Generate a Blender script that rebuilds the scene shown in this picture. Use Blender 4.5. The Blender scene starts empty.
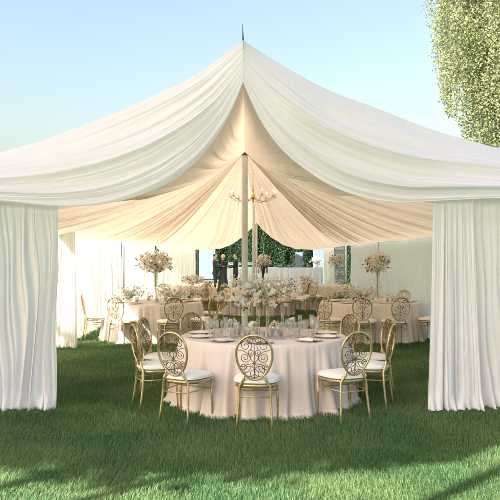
import bpy, bmesh, math, random
import numpy as np
from mathutils import Vector, Matrix

PI = math.pi
R = math.radians
rng = random.Random(11)
nrng = np.random.default_rng(5)
scene = bpy.context.scene
COL = scene.collection
CAM_Z = 1.735
F = 700.0


def W(px, py, d):
    """a point of the place, found from its direction (500 px frame) and its depth in metres"""
    return Vector(((px - 250) / F * d, d, CAM_Z - (py - 256) / F * d))


# ------------------------------------------------------------------ helpers
def tag(o, label=None, cat=None, group=None, kind=None):
    if label: o['label'] = label
    if cat: o['category'] = cat
    if group: o['group'] = group
    if kind: o['kind'] = kind
    return o


def thing(name, label, cat, loc=(0, 0, 0), rz=0.0, group=None):
    o = bpy.data.objects.new(name, None)
    o.empty_display_size = 0.1
    COL.objects.link(o)
    o.location = loc
    o.rotation_euler = (0, 0, rz)
    return tag(o, label, cat, group)


class MB:
    """collects geometry and links it as one mesh object"""

    def __init__(self):
        self.v, self.f, self.m = [], [], []

    def add(self, verts, faces, mi=0):
        b = len(self.v)
        self.v.extend([tuple(p) for p in verts])
        self.f.extend([tuple(i + b for i in f) for f in faces])
        self.m.extend([mi] * len(faces))
        return self

    def grid(self, P, mi=0, closed_u=False):
        """P: array (nu, nv, 3)"""
        P = np.asarray(P)
        nu, nv = P.shape[:2]
        fs = []
        for i in range(nu if closed_u else nu - 1):
            a = i * nv
            b = ((i + 1) % nu) * nv
            for j in range(nv - 1):
                fs.append((a + j, b + j, b + j + 1, a + j + 1))
        return self.add(P.reshape(-1, 3).tolist(), fs, mi)

    def box(self, c, s, mi=0, bev=0.0, rz=0.0):
        bm = bmesh.new()
        bmesh.ops.create_cube(bm, size=1.0)
        bmesh.ops.scale(bm, vec=Vector(s), verts=bm.verts)
        if bev:
            bmesh.ops.bevel(bm, geom=bm.edges[:], offset=bev, segments=2, affect='EDGES', profile=0.6)
        M = Matrix.Translation(Vector(c)) @ Matrix.Rotation(rz, 4, 'Z')
        bmesh.ops.transform(bm, matrix=M, verts=bm.verts)
        self._take(bm, mi)
        return self

    def _take(self, bm, mi=0):
        bm.verts.index_update()
        self.add([v.co[:] for v in bm.verts], [[v.index for v in f.verts] for f in bm.faces], mi)
        bm.free()

    def tube(self, pts, r, n=8, mi=0, cap=True, closed=False):
        pts = [Vector(p) for p in pts]
        m = len(pts)
        rr = r if isinstance(r, (list, tuple)) else [r] * m
        ts = []
        for i in range(m):
            if closed:
                t = pts[(i + 1) % m] - pts[i - 1]
            else:
                t = pts[min(i + 1, m - 1)] - pts[max(i - 1, 0)]
            ts.append(t.normalized())
        up = Vector((0, 0, 1)) if abs(ts[0].z) < 0.9 else Vector((1, 0, 0))
        nrm = (up - ts[0] * up.dot(ts[0])).normalized()
        vs = []
        for i in range(m):
            nrm = nrm - ts[i] * nrm.dot(ts[i])
            nrm = nrm.normalized() if nrm.length > 1e-6 else Vector((1, 0, 0))
            bn = ts[i].cross(nrm)
            for k in range(n):
                a = 2 * PI * k / n
                vs.append(pts[i] + (nrm * math.cos(a) + bn * math.sin(a)) * rr[i])
        fs = []
        for i in range(m if closed else m - 1):
            i2 = (i + 1) % m
            for k in range(n):
                fs.append((i * n + k, i * n + (k + 1) % n, i2 * n + (k + 1) % n, i2 * n + k))
        if cap and not closed:
            fs.append(tuple(range(n))[::-1])
            fs.append(tuple((m - 1) * n + k for k in range(n)))
        return self.add(vs, fs, mi)

    def lathe(self, prof, n=24, mi=0, c=(0, 0, 0)):
        vs = []
        for (r, z) in prof:
            for k in range(n):
                a = 2 * PI * k / n
                vs.append((c[0] + r * math.cos(a), c[1] + r * math.sin(a), c[2] + z))
        fs = []
        for i in range(len(prof) - 1):
            for k in range(n):
                fs.append((i * n + k, i * n + (k + 1) % n, (i + 1) * n + (k + 1) % n, (i + 1) * n + k))
        if prof[0][0] > 1e-4: fs.append(tuple(range(n))[::-1])
        if prof[-1][0] > 1e-4: fs.append(tuple((len(prof) - 1) * n + k for k in range(n)))
        return self.add(vs, fs, mi)

    def ball(self, c, r, u=10, v=7, mi=0, sc=(1, 1, 1)):
        prof = [(max(1e-5, r * math.sin(PI * i / v)), -r * math.cos(PI * i / v)) for i in range(v + 1)]
        b = len(self.v)
        self.lathe(prof, u, mi)
        for i in range(b, len(self.v)):
            p = self.v[i]
            self.v[i] = (c[0] + p[0] * sc[0], c[1] + p[1] * sc[1], c[2] + p[2] * sc[2])
        return self

    def build(self, name, mats, parent=None, smooth=True):
        me = bpy.data.meshes.new(name)
        me.from_pydata(self.v, [], self.f)
        for m in (mats if isinstance(mats, (list, tuple)) else [mats]):
            me.materials.append(m)
        if any(self.m):
            me.polygons.foreach_set('material_index', self.m)
        me.polygons.foreach_set('use_smooth', [smooth] * len(self.f))
        me.validate()
        me.update()
        o = bpy.data.objects.new(name, me)
        COL.objects.link(o)
        if parent is not None: o.parent = parent
        return o


def copy_tree(o, parent=None):
    c = o.copy()
    COL.objects.link(c)
    if parent is not None: c.parent = parent
    for ch in list(o.children):
        copy_tree(ch, c)
    return c


# ------------------------------------------------------------------ materials
def mat(name):
    m = bpy.data.materials.new(name)
    m.use_nodes = True
    nt = m.node_tree
    nt.nodes.clear()
    out = nt.nodes.new('ShaderNodeOutputMaterial')
    return m, nt, nt.nodes, nt.links, out


def noise_mix(nt, c1, c2, scale, detail=4, coords='Object', stretch=None, lo=0.35, hi=0.65):
    N, L = nt.nodes, nt.links
    tc = N.new('ShaderNodeTexCoord')
    nz = N.new('ShaderNodeTexNoise')
    nz.inputs['Scale'].default_value = scale
    nz.inputs['Detail'].default_value = detail
    if stretch:
        mp = N.new('ShaderNodeMapping')
        mp.inputs['Scale'].default_value = stretch
        L.new(tc.outputs[coords], mp.inputs['Vector'])
        L.new(mp.outputs['Vector'], nz.inputs['Vector'])
    else:
        L.new(tc.outputs[coords], nz.inputs['Vector'])
    rp = N.new('ShaderNodeValToRGB')
    rp.color_ramp.elements[0].position = lo
    rp.color_ramp.elements[1].position = hi
    rp.color_ramp.elements[0].color = (*c1, 1)
    rp.color_ramp.elements[1].color = (*c2, 1)
    L.new(nz.outputs['Fac'], rp.inputs['Fac'])
    return rp.outputs['Color'], nz.outputs['Fac']


def bump(nt, scale, strength, dist=0.01, coords='Object', stretch=None):
    N, L = nt.nodes, nt.links
    tc = N.new('ShaderNodeTexCoord')
    nz = N.new('ShaderNodeTexNoise')
    nz.inputs['Scale'].default_value = scale
    nz.inputs['Detail'].default_value = 5
    src = tc.outputs[coords]
    if stretch:
        mp = N.new('ShaderNodeMapping')
        mp.inputs['Scale'].default_value = stretch
        L.new(src, mp.inputs['Vector'])
        src = mp.outputs['Vector']
    L.new(src, nz.inputs['Vector'])
    b = N.new('ShaderNodeBump')
    b.inputs['Strength'].default_value = strength
    b.inputs['Distance'].default_value = dist
    L.new(nz.outputs['Fac'], b.inputs['Height'])
    return b.outputs['Normal']


def cloth(name, col, trans=0.35, tcol=None, clear=0.0, vary=0.06, wrinkle=0.25, wscale=9.0, sheen=0.0):
    m, nt, N, L, out = mat(name)
    c2 = tuple(max(0, c - vary) for c in col)
    cs, _ = noise_mix(nt, c2, col, 2.2, 5)
    nrm = bump(nt, wscale, wrinkle, 0.02)
    d = N.new('ShaderNodeBsdfDiffuse')
    t = N.new('ShaderNodeBsdfTranslucent')
    L.new(cs, d.inputs['Color'])
    L.new(nrm, d.inputs['Normal'])
    L.new(nrm, t.inputs['Normal'])
    if tcol: t.inputs['Color'].default_value = (*tcol, 1)
    else: L.new(cs, t.inputs['Color'])
    mx = N.new('ShaderNodeMixShader')
    mx.inputs[0].default_value = trans
    L.new(d.outputs[0], mx.inputs[1])
    L.new(t.outputs[0], mx.inputs[2])
    last = mx.outputs[0]
    if clear:
        tr = N.new('ShaderNodeBsdfTransparent')
        m2 = N.new('ShaderNodeMixShader')
        m2.inputs[0].default_value = clear
        L.new(last, m2.inputs[1])
        L.new(tr.outputs[0], m2.inputs[2])
        last = m2.outputs[0]
    L.new(last, out.inputs['Surface'])
    return m


def solid(name, col, rough=0.6, metal=0.0, vary=None, nscale=20.0, bmp=0.0, bscale=60.0, spec=0.5, stretch=None):
    m, nt, N, L, out = mat(name)
    p = N.new('ShaderNodeBsdfPrincipled')
    p.inputs['Roughness'].default_value = rough
    p.inputs['Metallic'].default_value = metal
    p.inputs['Specular IOR Level'].default_value = spec
    vary = vary if vary is not None else 0.12
    c2 = tuple(c * (1 - vary) for c in col)
    cs, _ = noise_mix(nt, c2, col, nscale, 4, stretch=stretch)
    L.new(cs, p.inputs['Base Color'])
    if bmp: L.new(bump(nt, bscale, bmp, 0.01, stretch=stretch), p.inputs['Normal'])
    L.new(p.outputs[0], out.inputs['Surface'])
    return m


def leafy(name, c1, c2, trans=0.35, scale=3.0, attr=None, rough=0.6, dry=None, rng_v=(0.58, 1.45)):
    m, nt, N, L, out = mat(name)
    cs, _ = noise_mix(nt, c1, c2, scale, 3)
    if attr:
        a = N.new('ShaderNodeAttribute')
        a.attribute_name = attr
        mr = N.new('ShaderNodeMapRange')
        mr.inputs['To Min'].default_value = rng_v[0]
        mr.inputs['To Max'].default_value = rng_v[1]
        L.new(a.outputs['Fac'], mr.inputs['Value'])
        hs = N.new('ShaderNodeHueSaturation')
        L.new(cs, hs.inputs['Color'])
        L.new(mr.outputs[0], hs.inputs['Value'])
        mh = N.new('ShaderNodeMapRange')
        mh.inputs['To Min'].default_value = 0.515
        mh.inputs['To Max'].default_value = 0.485
        L.new(a.outputs['Fac'], mh.inputs['Value'])
        L.new(mh.outputs[0], hs.inputs['Hue'])
        cs = hs.outputs['Color']
        if dry:     # the odd dry blade
            gt = N.new('ShaderNodeMath')
            gt.operation = 'GREATER_THAN'
            gt.inputs[1].default_value = 0.86
            L.new(a.outputs['Fac'], gt.inputs[0])
            mc = N.new('ShaderNodeMixRGB')
            L.new(gt.outputs[0], mc.inputs['Fac'])
            L.new(cs, mc.inputs['Color1'])
            mc.inputs['Color2'].default_value = (*dry, 1)
            cs = mc.outputs['Color']
    d = N.new('ShaderNodeBsdfPrincipled')
    d.inputs['Roughness'].default_value = rough
    d.inputs['Specular IOR Level'].default_value = 0.3
    t = N.new('ShaderNodeBsdfTranslucent')
    L.new(cs, d.inputs['Base Color'])
    L.new(cs, t.inputs['Color'])
    mx = N.new('ShaderNodeMixShader')
    mx.inputs[0].default_value = trans
    L.new(d.outputs[0], mx.inputs[1])
    L.new(t.outputs[0], mx.inputs[2])
    L.new(mx.outputs[0], out.inputs['Surface'])
    return m


def glassy(name, tint=(0.99, 0.995, 0.99), frost=0.07):
    m, nt, N, L, out = mat(name)
    tr = N.new('ShaderNodeBsdfTransparent')
    tr.inputs['Color'].default_value = (*tint, 1)
    gl = N.new('ShaderNodeBsdfGlossy')
    gl.inputs['Roughness'].default_value = 0.04
    fr = N.new('ShaderNodeLayerWeight')
    fr.inputs['Blend'].default_value = 0.3
    mx = N.new('ShaderNodeMixShader')
    L.new(fr.outputs['Facing'], mx.inputs[0])
    L.new(tr.outputs[0], mx.inputs[1])
    L.new(gl.outputs[0], mx.inputs[2])
    df = N.new('ShaderNodeBsdfDiffuse')
    df.inputs['Color'].default_value = (0.9, 0.9, 0.88, 1)
    tl = N.new('ShaderNodeBsdfTranslucent')
    tl.inputs['Color'].default_value = (0.9, 0.9, 0.88, 1)
    ad = N.new('ShaderNodeMixShader')
    ad.inputs[0].default_value = 0.5
    L.new(df.outputs[0], ad.inputs[1])
    L.new(tl.outputs[0], ad.inputs[2])
    m2 = N.new('ShaderNodeMixShader')
    m2.inputs[0].default_value = frost
    L.new(mx.outputs[0], m2.inputs[1])
    L.new(ad.outputs[0], m2.inputs[2])
    L.new(m2.outputs[0], out.inputs['Surface'])
    return m


def emit(name, col, s):
    m, nt, N, L, out = mat(name)
    e = N.new('ShaderNodeEmission')
    e.inputs['Color'].default_value = (*col, 1)
    e.inputs['Strength'].default_value = s
    L.new(e.outputs[0], out.inputs['Surface'])
    return m


M = dict(
    outer=cloth('white_tent_cloth', (0.91, 0.88, 0.85), 0.52, vary=0.03, wrinkle=0.12, wscale=5),
    swag=cloth('white_chiffon', (0.925, 0.90, 0.955), 0.33, vary=0.02, wrinkle=0.15, wscale=7),
    lining=cloth('champagne_lining', (0.78, 0.68, 0.555), 0.42, tcol=(0.84, 0.725, 0.585), vary=0.05, wrinkle=0.12, wscale=5),
    curtain=cloth('white_curtain_cloth', (0.915, 0.895, 0.955), 0.3, vary=0.03, wrinkle=0.15, wscale=8),
    sheer=cloth('cream_sheer', (0.87, 0.85, 0.81), 0.32, vary=0.03, wrinkle=0.1, clear=0.12),
    sheer_bright=cloth('brightened_sheer', (0.95, 0.93, 0.89), 0.5, vary=0.02, wrinkle=0.1, clear=0.05),  # the wall sheer again, lightened to make up for missing light
    tablecloth=cloth('blush_satin', (0.89, 0.755, 0.715), 0.12, vary=0.04, wrinkle=0.2, wscale=12),
    champagne=cloth('champagne_satin', (0.86, 0.785, 0.73), 0.12, vary=0.04, wrinkle=0.2, wscale=12),
    bar_cloth=cloth('shaded_bar_cloth', (0.60, 0.61, 0.615), 0.05, vary=0.04, wrinkle=0.2, wscale=14),  # white cloth; part of its shade is put into this grey
    linen=cloth('white_linen', (0.87, 0.83, 0.78), 0.1, vary=0.04, wrinkle=0.25, wscale=30),
    cushion=cloth('white_cushion', (0.87, 0.845, 0.80), 0.0, vary=0.05, wrinkle=0.3, wscale=18),
    gold=solid('antique_gold', (0.70, 0.55, 0.32), 0.36, 0.7, 0.3, 30),
    bronze=solid('dark_bronze', (0.30, 0.21, 0.10), 0.38, 0.8, 0.3, 40),
    brass=solid('brass', (0.75, 0.52, 0.22), 0.25, 0.95, 0.15, 30),
    pole=solid('pole_cloth', (0.80, 0.81, 0.82), 0.7, 0, 0.1, 6, 0.2, 30),
    thin_pole=solid('white_pole_paint', (0.74, 0.73, 0.70), 0.45, 0, 0.08),
    dark=solid('dark_iron', (0.03, 0.03, 0.032), 0.45, 0.4, 0.2),
    glass=glassy('clear_glass'),
    crystal=glassy('cut_crystal', frost=0.05),
    china=solid('white_china', (0.82, 0.81, 0.79), 0.18, 0, 0.03),
    candle=solid('candle_wax', (0.85, 0.80, 0.70), 0.5, 0, 0.05),
    petal=cloth('white_petals', (0.93, 0.91, 0.86), 0.4, vary=0.05, wrinkle=0.3, wscale=60),
    peach=cloth('peach_petals', (0.90, 0.79, 0.68), 0.4, vary=0.12, wrinkle=0.3, wscale=60),
    blush=cloth('blush_petals', (0.89, 0.79, 0.73), 0.4, vary=0.1, wrinkle=0.3, wscale=60),
    mauve=cloth('dried_petals', (0.55, 0.40, 0.31), 0.2, vary=0.1, wrinkle=0.3, wscale=60),
    green=leafy('bouquet_leaf', (0.06, 0.11, 0.035), (0.13, 0.19, 0.07), 0.3, 20),
    stem=solid('green_stem', (0.10, 0.15, 0.05), 0.6, 0, 0.2),
    grass=leafy('grass_blade', (0.100, 0.205, 0.080), (0.190, 0.285, 0.112), 0.44, 1.1, attr='shade', rough=0.5, dry=(0.27, 0.25, 0.13)),
    soil=solid('lawn_thatch', (0.10, 0.175, 0.07), 0.95, 0, 0.45, 9.0, 0.6, 60, 0.1),
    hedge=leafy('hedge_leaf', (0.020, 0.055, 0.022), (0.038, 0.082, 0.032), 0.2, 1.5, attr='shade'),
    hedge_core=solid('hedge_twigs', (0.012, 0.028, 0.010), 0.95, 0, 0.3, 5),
    tree=leafy('tree_leaf', (0.20, 0.23, 0.105), (0.31, 0.335, 0.18), 0.4, 0.8, attr='shade', rng_v=(0.8, 1.2)),
    shade_leaf=leafy('broad_leaf', (0.05, 0.075, 0.03), (0.085, 0.115, 0.05), 0.25, 1.0, attr='shade'),
    bark=solid('bark', (0.075, 0.07, 0.05), 0.9, 0, 0.4, 14, 0.6, 30, stretch=(1, 1, 0.15)),
    deck=solid('deck_wood', (0.36, 0.23, 0.12), 0.6, 0, 0.35, 12, 0.2, 30, stretch=(0.2, 1, 1)),
    navy=solid('deck_carpet', (0.10, 0.12, 0.15), 0.9, 0, 0.2),
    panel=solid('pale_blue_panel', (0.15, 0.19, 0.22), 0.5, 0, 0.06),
    bluebox=solid('blue_grey_metal', (0.17, 0.215, 0.255), 0.35, 0.2, 0.15),
    screen=solid('grey_screen', (0.30, 0.31, 0.31), 0.6, 0, 0.15),
    suit=solid('black_suit', (0.016, 0.016, 0.020), 0.75, 0, 0.3, 40, 0.2, 200),
    shirt=solid('white_shirt', (0.78, 0.78, 0.76), 0.7, 0, 0.05),
    skin=solid('skin', (0.50, 0.30, 0.21), 0.5, 0, 0.1),
    hair_dark=solid('dark_hair', (0.018, 0.013, 0.010), 0.5, 0, 0.3, 50, 0.5, 120),
    hair_fair=solid('fair_hair', (0.46, 0.33, 0.20), 0.5, 0, 0.3, 50, 0.5, 120),
    bulb=emit('candle_bulb', (1.0, 0.78, 0.45), 6.0),
)


# ------------------------------------------------------------------ folds
def folds(s, seed, freqs=(1.0,), wts=(1.0,)):
    """gathered-cloth profile along s: round ridges and sharp valleys, irregular spacing"""
    r = random.Random(seed)
    s = np.asarray(s, dtype=float)
    h = np.zeros_like(s)
    for f, w in zip(freqs, wts):
        x = s * f
        x = x + 0.35 * np.sin(x * 1.31 + r.uniform(0, 6)) + 0.5 * np.sin(x * 0.37 + r.uniform(0, 6))
        amp = 0.65 + 0.35 * np.sin(x * 0.61 + r.uniform(0, 6))
        h += w * amp * (np.abs(np.sin(x + r.uniform(0, 6))) * 2 - 1)
    return h


def polyline(pts, n):
    """smooth resample of a polyline by arc length"""
    P = np.array([tuple(p) for p in pts], dtype=float)
    for _ in range(3):  # corner cutting keeps the ends
        Q = [P[0]]
        for a, b in zip(P[:-1], P[1:]):
            Q += [0.75 * a + 0.25 * b, 0.25 * a + 0.75 * b]
        Q.append(P[-1])
        P = np.array(Q)
    s = np.concatenate([[0], np.cumsum(np.linalg.norm(np.diff(P, axis=0), axis=1))])
    t = np.linspace(0, s[-1], n)
    return np.stack([np.interp(t, s, P[:, k]) for k in range(P.shape[1])], axis=1)


# ------------------------------------------------------------------ sky, sun, camera
SUN_EL, SUN_AZ = R(38), R(-135)      # azimuth from +Y towards +X: the sun stands behind the camera, to the left
sd = Vector((math.sin(SUN_AZ) * math.cos(SUN_EL), math.cos(SUN_AZ) * math.cos(SUN_EL), math.sin(SUN_EL)))
world = bpy.data.worlds.new('World')
scene.world = world
world.use_nodes = True
wn = world.node_tree
wn.nodes.clear()
sky = wn.nodes.new('ShaderNodeTexSky')
sky.sky_type = 'NISHITA'
sky.sun_disc = False
sky.sun_elevation = SUN_EL
sky.sun_rotation = SUN_AZ
sky.air_density = 1.6
sky.dust_density = 4.6
sky.ozone_density = 1.0
bg = wn.nodes.new('ShaderNodeBackground')
bg.inputs['Strength'].default_value = 0.0665
wo = wn.nodes.new('ShaderNodeOutputWorld')
wn.links.new(sky.outputs[0], bg.inputs['Color'])
wn.links.new(bg.outputs[0], wo.inputs['Surface'])

sl = bpy.data.lights.new('sun', 'SUN')
sl.energy = 4.6
sl.angle = R(0.5)
sl.color = (1.0, 0.955, 0.90)
so = bpy.data.objects.new('sun', sl)
COL.objects.link(so)
so.rotation_euler = sd.to_track_quat('Z', 'Y').to_euler()
so.location = (-20, -20, 30)

cam = bpy.data.cameras.new('camera')
cam.sensor_width = 36
cam.lens = 36 * F / 500
cam.shift_y = 0.012
cam.clip_end = 2000
cam.clip_start = 0.05
co = bpy.data.objects.new('camera', cam)
COL.objects.link(co)
co.location = (0, 0, CAM_Z)
co.rotation_euler = (PI / 2, 0, 0)
scene.camera = co

scene.view_settings.view_transform = 'Standard'
scene.view_settings.look = 'None'
scene.view_settings.exposure = 2.12
scene.view_settings.gamma = 1.0
scene.view_settings.use_curve_mapping = False
scene.render.engine = 'CYCLES'
cy = scene.cycles
cy.use_denoising = True
try: cy.denoiser = 'OPENIMAGEDENOISE'
except Exception: pass
cy.max_bounces = 10
cy.diffuse_bounces = 5
cy.transparent_max_bounces = 16
cy.caustics_reflective = False
cy.caustics_refractive = False
cy.sample_clamp_indirect = 6.0

# ------------------------------------------------------------------ ground and grass
g = MB()
xs = np.concatenate([[-900, -200, -60], np.linspace(-20, 20, 41), [60, 200, 900]])
ys = np.concatenate([[-900, -200, -40, -10], np.linspace(0, 50, 51), [90, 250, 900]])
P = np.zeros((len(xs), len(ys), 3))
for i, x in enumerate(xs):
    for j, y in enumerate(ys):
        P[i, j] = (x, y, 0.012 * math.sin(x * 1.3 + y * 0.7) * math.sin(y * 0.9) - 0.012 if abs(x) < 19 and 0 < y < 49 else -0.012)
tag(g.grid(P).build('ground', M['soil']), kind='structure')


def make_grass():
    bands = [(4.2, 6.5, 8500, 0.0022, 0.041), (6.5, 9.5, 5200, 0.0030, 0.042), (9.5, 14.0, 2300, 0.0052, 0.042),
             (14.0, 27.0, 520, 0.011, 0.05), (27.0, 40.0, 180, 0.02, 0.05)]
    V, Fc, S = [], [], []
    base = 0
    for (y0, y1, dens, wd, ht) in bands:
        half = 0.40 * y1 + 0.5
        n = int((y1 - y0) * 2 * half * dens)
        x = nrng.uniform(-half, half, n)
        y = nrng.uniform(y0, y1, n)
        keep = np.abs(x) < 0.40 * y + 0.6
        x, y = x[keep], y[keep]
        n = len(x)
        # tufts: height varies slowly over the lawn
        slow = 0.5 + 0.5 * np.sin(x * 2.1 + 1.3 * np.sin(y * 1.7)) * np.sin(y * 2.6 + 1.1 * np.sin(x * 1.2))
        h = ht * (0.65 + 0.45 * slow) * nrng.uniform(0.6, 1.35, n)
        a = nrng.uniform(0, 2 * PI, n)
        # a common lean (mown nap) plus a lean of its own
        lx = 0.35 * h * np.sin(x * 1.1 + y * 0.6) + 0.6 * h * np.cos(a) * nrng.uniform(0.2, 1, n)
        ly = 0.25 * h * np.cos(x * 0.7 - y * 0.9) + 0.6 * h * np.sin(a) * nrng.uniform(0.2, 1, n)
        b = a + PI / 2 + nrng.normal(0, 0.5, n)
        w = wd * nrng.uniform(0.7, 1.4, n)
        dx, dy = np.cos(b) * w, np.sin(b) * w
        z0 = np.full(n, -0.02)
        v = np.zeros((n, 5, 3))
        v[:, 0] = np.stack([x - dx, y - dy, z0], 1)
        v[:, 1] = np.stack([x + dx, y + dy, z0], 1)
        v[:, 2] = np.stack([x + dx * .8 + lx * .35, y + dy * .8 + ly * .35, h * .6], 1)
        v[:, 3] = np.stack([x - dx * .8 + lx * .35, y - dy * .8 + ly * .35, h * .6], 1)
        v[:, 4] = np.stack([x + lx, y + ly, h], 1)
        V.append(v.reshape(-1, 3))
        idx = base + np.arange(n)[:, None] * 5
        Fc.append((idx, n))
        sh = np.clip(nrng.normal(0.5, 0.2, n) + 0.18 * (slow - 0.5), 0, 1)
        S.append(np.repeat(sh, 5))
        base += n * 5
    V = np.concatenate(V)
    S = np.concatenate(S)
    nb = base // 5
    idx = (np.arange(nb) * 5)[:, None]
    loops = np.concatenate([idx + np.array([[0, 1, 2, 3]]), idx + np.array([[3, 2, 4]])], axis=1).reshape(-1)
    starts = ((np.arange(nb) * 7)[:, None] + np.array([[0, 4]])).reshape(-1)
    me = bpy.data.meshes.new('grass')
    me.vertices.add(len(V))
    me.vertices.foreach_set('co', V.reshape(-1))
    me.loops.add(len(loops))
    me.loops.foreach_set('vertex_index', loops.astype(np.int32))
    me.polygons.add(len(starts))
    me.polygons.foreach_set('loop_start', starts.astype(np.int32))
    at = me.attributes.new('shade', 'FLOAT', 'POINT')
    at.data.foreach_set('value', S.astype(np.float32))
    me.materials.append(M['grass'])
    me.update(calc_edges=True)
    o = bpy.data.objects.new('grass', me)
    COL.objects.link(o)
    tag(o, 'short green lawn grass all round and under the tables', 'grass', kind='stuff')


make_grass()


def leaf_cloud(name, pts, size, material, parent, seed=1, aspect=0.55, up=0.3):
    """many leaf-sized quads at the given points, as one mesh with a per-leaf 'shade' value"""
    r = np.random.default_rng(seed)
    n = len(pts)
    d = r.normal(0, 1, (n, 3))
    d[:, 2] += up
    d /= np.linalg.norm(d, axis=1)[:, None]
    q = r.normal(0, 1, (n, 3))
    s = np.cross(d, q)
    s /= np.linalg.norm(s, axis=1)[:, None]
    L_ = (size * r.uniform(0.6, 1.4, n))[:, None]
    v = np.zeros((n, 4, 3))
    v[:, 0] = pts
    v[:, 1] = pts + d * L_ * .5 + s * L_ * aspect * .5
    v[:, 2] = pts + d * L_
    v[:, 3] = pts + d * L_ * .5 - s * L_ * aspect * .5
    me = bpy.data.meshes.new(name)
    me.vertices.add(n * 4)
    me.vertices.foreach_set('co', v.reshape(-1))
    me.loops.add(n * 4)
    me.loops.foreach_set('vertex_index', np.arange(n * 4, dtype=np.int32))
    me.polygons.add(n)
    me.polygons.foreach_set('loop_start', (np.arange(n) * 4).astype(np.int32))
    at = me.attributes.new('shade', 'FLOAT', 'POINT')
    at.data.foreach_set('value', np.repeat(r.uniform(0, 1, n), 4).astype(np.float32))
    me.materials.append(material)
    me.update(calc_edges=True)
    o = bpy.data.objects.new(name, me)
    COL.objects.link(o)
    o.parent = parent
    return o


# ------------------------------------------------------------------ the tent
tent = thing('marquee_tent', 'large white draped marquee tent with champagne lining and two swags tied back at its peak', 'tent', (0, 0, 0))
TOP_L = [(243, 40), (222, 56), (200, 74), (150, 99), (100, 120), (50, 138), (0, 153), (-60, 168), (-130, 182), (-240, 196)]
TOP_R = [(243, 40), (262, 53), (280, 64), (325, 90), (375, 108), (430, 131), (500, 149), (560, 164), (630, 180), (740, 195)]
BOT_L = [(243, 82), (235, 103), (225, 124), (212, 144), (198, 161), (180, 176), (162, 188), (130, 201), (100, 207), (60, 209), (30, 206), (0, 203), (-60, 201), (-240, 205)]
BOT_R = [(243, 82), (252, 104), (263, 126), (280, 150), (300, 168), (328, 187), (360, 199), (400, 204), (432, 202), (470, 200), (500, 199), (560, 198), (740, 204)]


def curve3(pix, d0, d1, n):
    P = polyline(pix, n)
    u = np.linspace(0, 1, n)
    d = d0 + (d1 - d0) * np.clip(u * 1.6, 0, 1) ** 0.8
    return np.stack([(P[:, 0] - 250) / F * d, d, CAM_Z - (P[:, 1] - 256) / F * d], 1)


roof_top = {}
for side, TP, BT in ((-1, TOP_L, BOT_L), (1, TOP_R, BOT_R)):
    nu, nv = 190, 280
    top = curve3(TP, 8.0, 8.75, nu)
    bot = curve3(BT, 7.93, 7.80, nu)
    roof_top[side] = top
    u = np.linspace(0, 1, nu)[:, None]
    v = np.linspace(0, 1, nv)[None, :]
    ve = v ** 0.92
    G = top[:, None, :] * (1 - ve[..., None]) + bot[:, None, :] * ve[..., None]
    width = np.linalg.norm(bot - top, axis=1)[:, None]
    # cloth belly towards the front, hanging lower between peak and eaves
    shut = np.clip(u * 7, 0, 1) ** 0.8
    belly = 0.20 * width * np.sin(PI * v ** 0.8) * shut
    calm = (np.clip((v - 0.02) / 0.40, 0, 1) ** 1.2 * 0.66 + 0.34) * (1 - 0.4 * np.clip((v - .93) / .07, 0, 1))
    ww = v + 0.018 * np.sin(5 * u + 9 * v) + 0.010 * np.sin(13 * u + 31 * v)
    h = folds(ww * 23, 30 + side, (1.0, 2.2, 4.7), (1.0, 0.40, 0.10))
    big = folds(ww * 7 + 1.1 * u, 50 + side, (1.0,), (1.0,))
    grow = np.clip(u * 5, 0.12, 1)
    amp = (0.042 * width ** 0.8 + 0.002) * calm * np.clip(u * 9, 0.25, 1)
    disp = belly + h * amp * (0.75 + 0.4 * np.sin(3 * u + 7 * v)) + big * 0.070 * width * calm * grow * shut
    G[..., 1] -= disp * 0.92
    G[..., 2] += (disp - belly) * 0.40 - belly * 0.1
    if side == 1:
        G[..., 1] += 0.010
    # seam line at the peak stays shut
    sw = MB().grid(G).build('front_swag', M['swag'], tent)

# outer roof, from the swags' top line past the far gable
sec = np.concatenate([roof_top[-1][::-1], roof_top[1][1:]])
sec = sec[np.abs(sec[:, 0]) < 4.15]
ny = 38
G = np.zeros((len(sec), ny, 3))
for j in range(ny):
    t = j / (ny - 1)
    G[:, j, 0] = sec[:, 0]
    G[:, j, 1] = (sec[:, 1] + 0.01) * (1 - t) + 34.8 * t  # unseen rear stretch, added to shade the bar
    G[:, j, 2] = sec[:, 2] - 0.015 - 0.06 * math.sin(PI * 3 * t) ** 2 * np.clip(np.abs(sec[:, 0]) / 2, 0, 1)
MB().grid(G).build('roof', M['outer'], tent)

# lining: a fan of gathers from the centre pole's top to the tent's rim
PX, PY, PZ = -0.10, 13.2, 3.70
rim = []
fl = curve3(BOT_L, 8.06, 8.06, 60)
fr = curve3(BOT_R, 8.06, 8.06, 60)
fl[:, 2] += 0.03 + 0.05 * np.linspace(0, 1, 60)
fr[:, 2] += 0.03 + 0.05 * np.linspace(0, 1, 60)
fl = fl[fl[:, 0] > -3.55]
fr = fr[fr[:, 0] < 3.55]
rim += [tuple(p) for p in fl]
rim += [(-3.62, 8.3, 2.22), (-3.62, 10.5, 2.12), (-3.62, 13.3, 2.14), (-3.62, 16.5, 2.10), (-3.62, 20.0, 2.14), (-3.62, 23.5, 2.10), (-3.62, 26.9, 2.12)]
rim += [(-3.0, 27.0, 2.06), (-2.2, 27.0, 1.98), (-1.6, 27.0, 1.97), (-1.1, 27.0, 2.02), (-0.65, 27.0, 2.20), (-0.25, 27.0, 2.50), (0.05, 27.0, 2.78), (0.25, 27.0, 3.03),
        (0.45, 27.0, 2.78), (0.8, 27.0, 2.46), (1.25, 27.0, 2.17), (1.8, 27.0, 2.00), (2.4, 27.0, 1.97), (3.0, 27.0, 2.03)]
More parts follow.
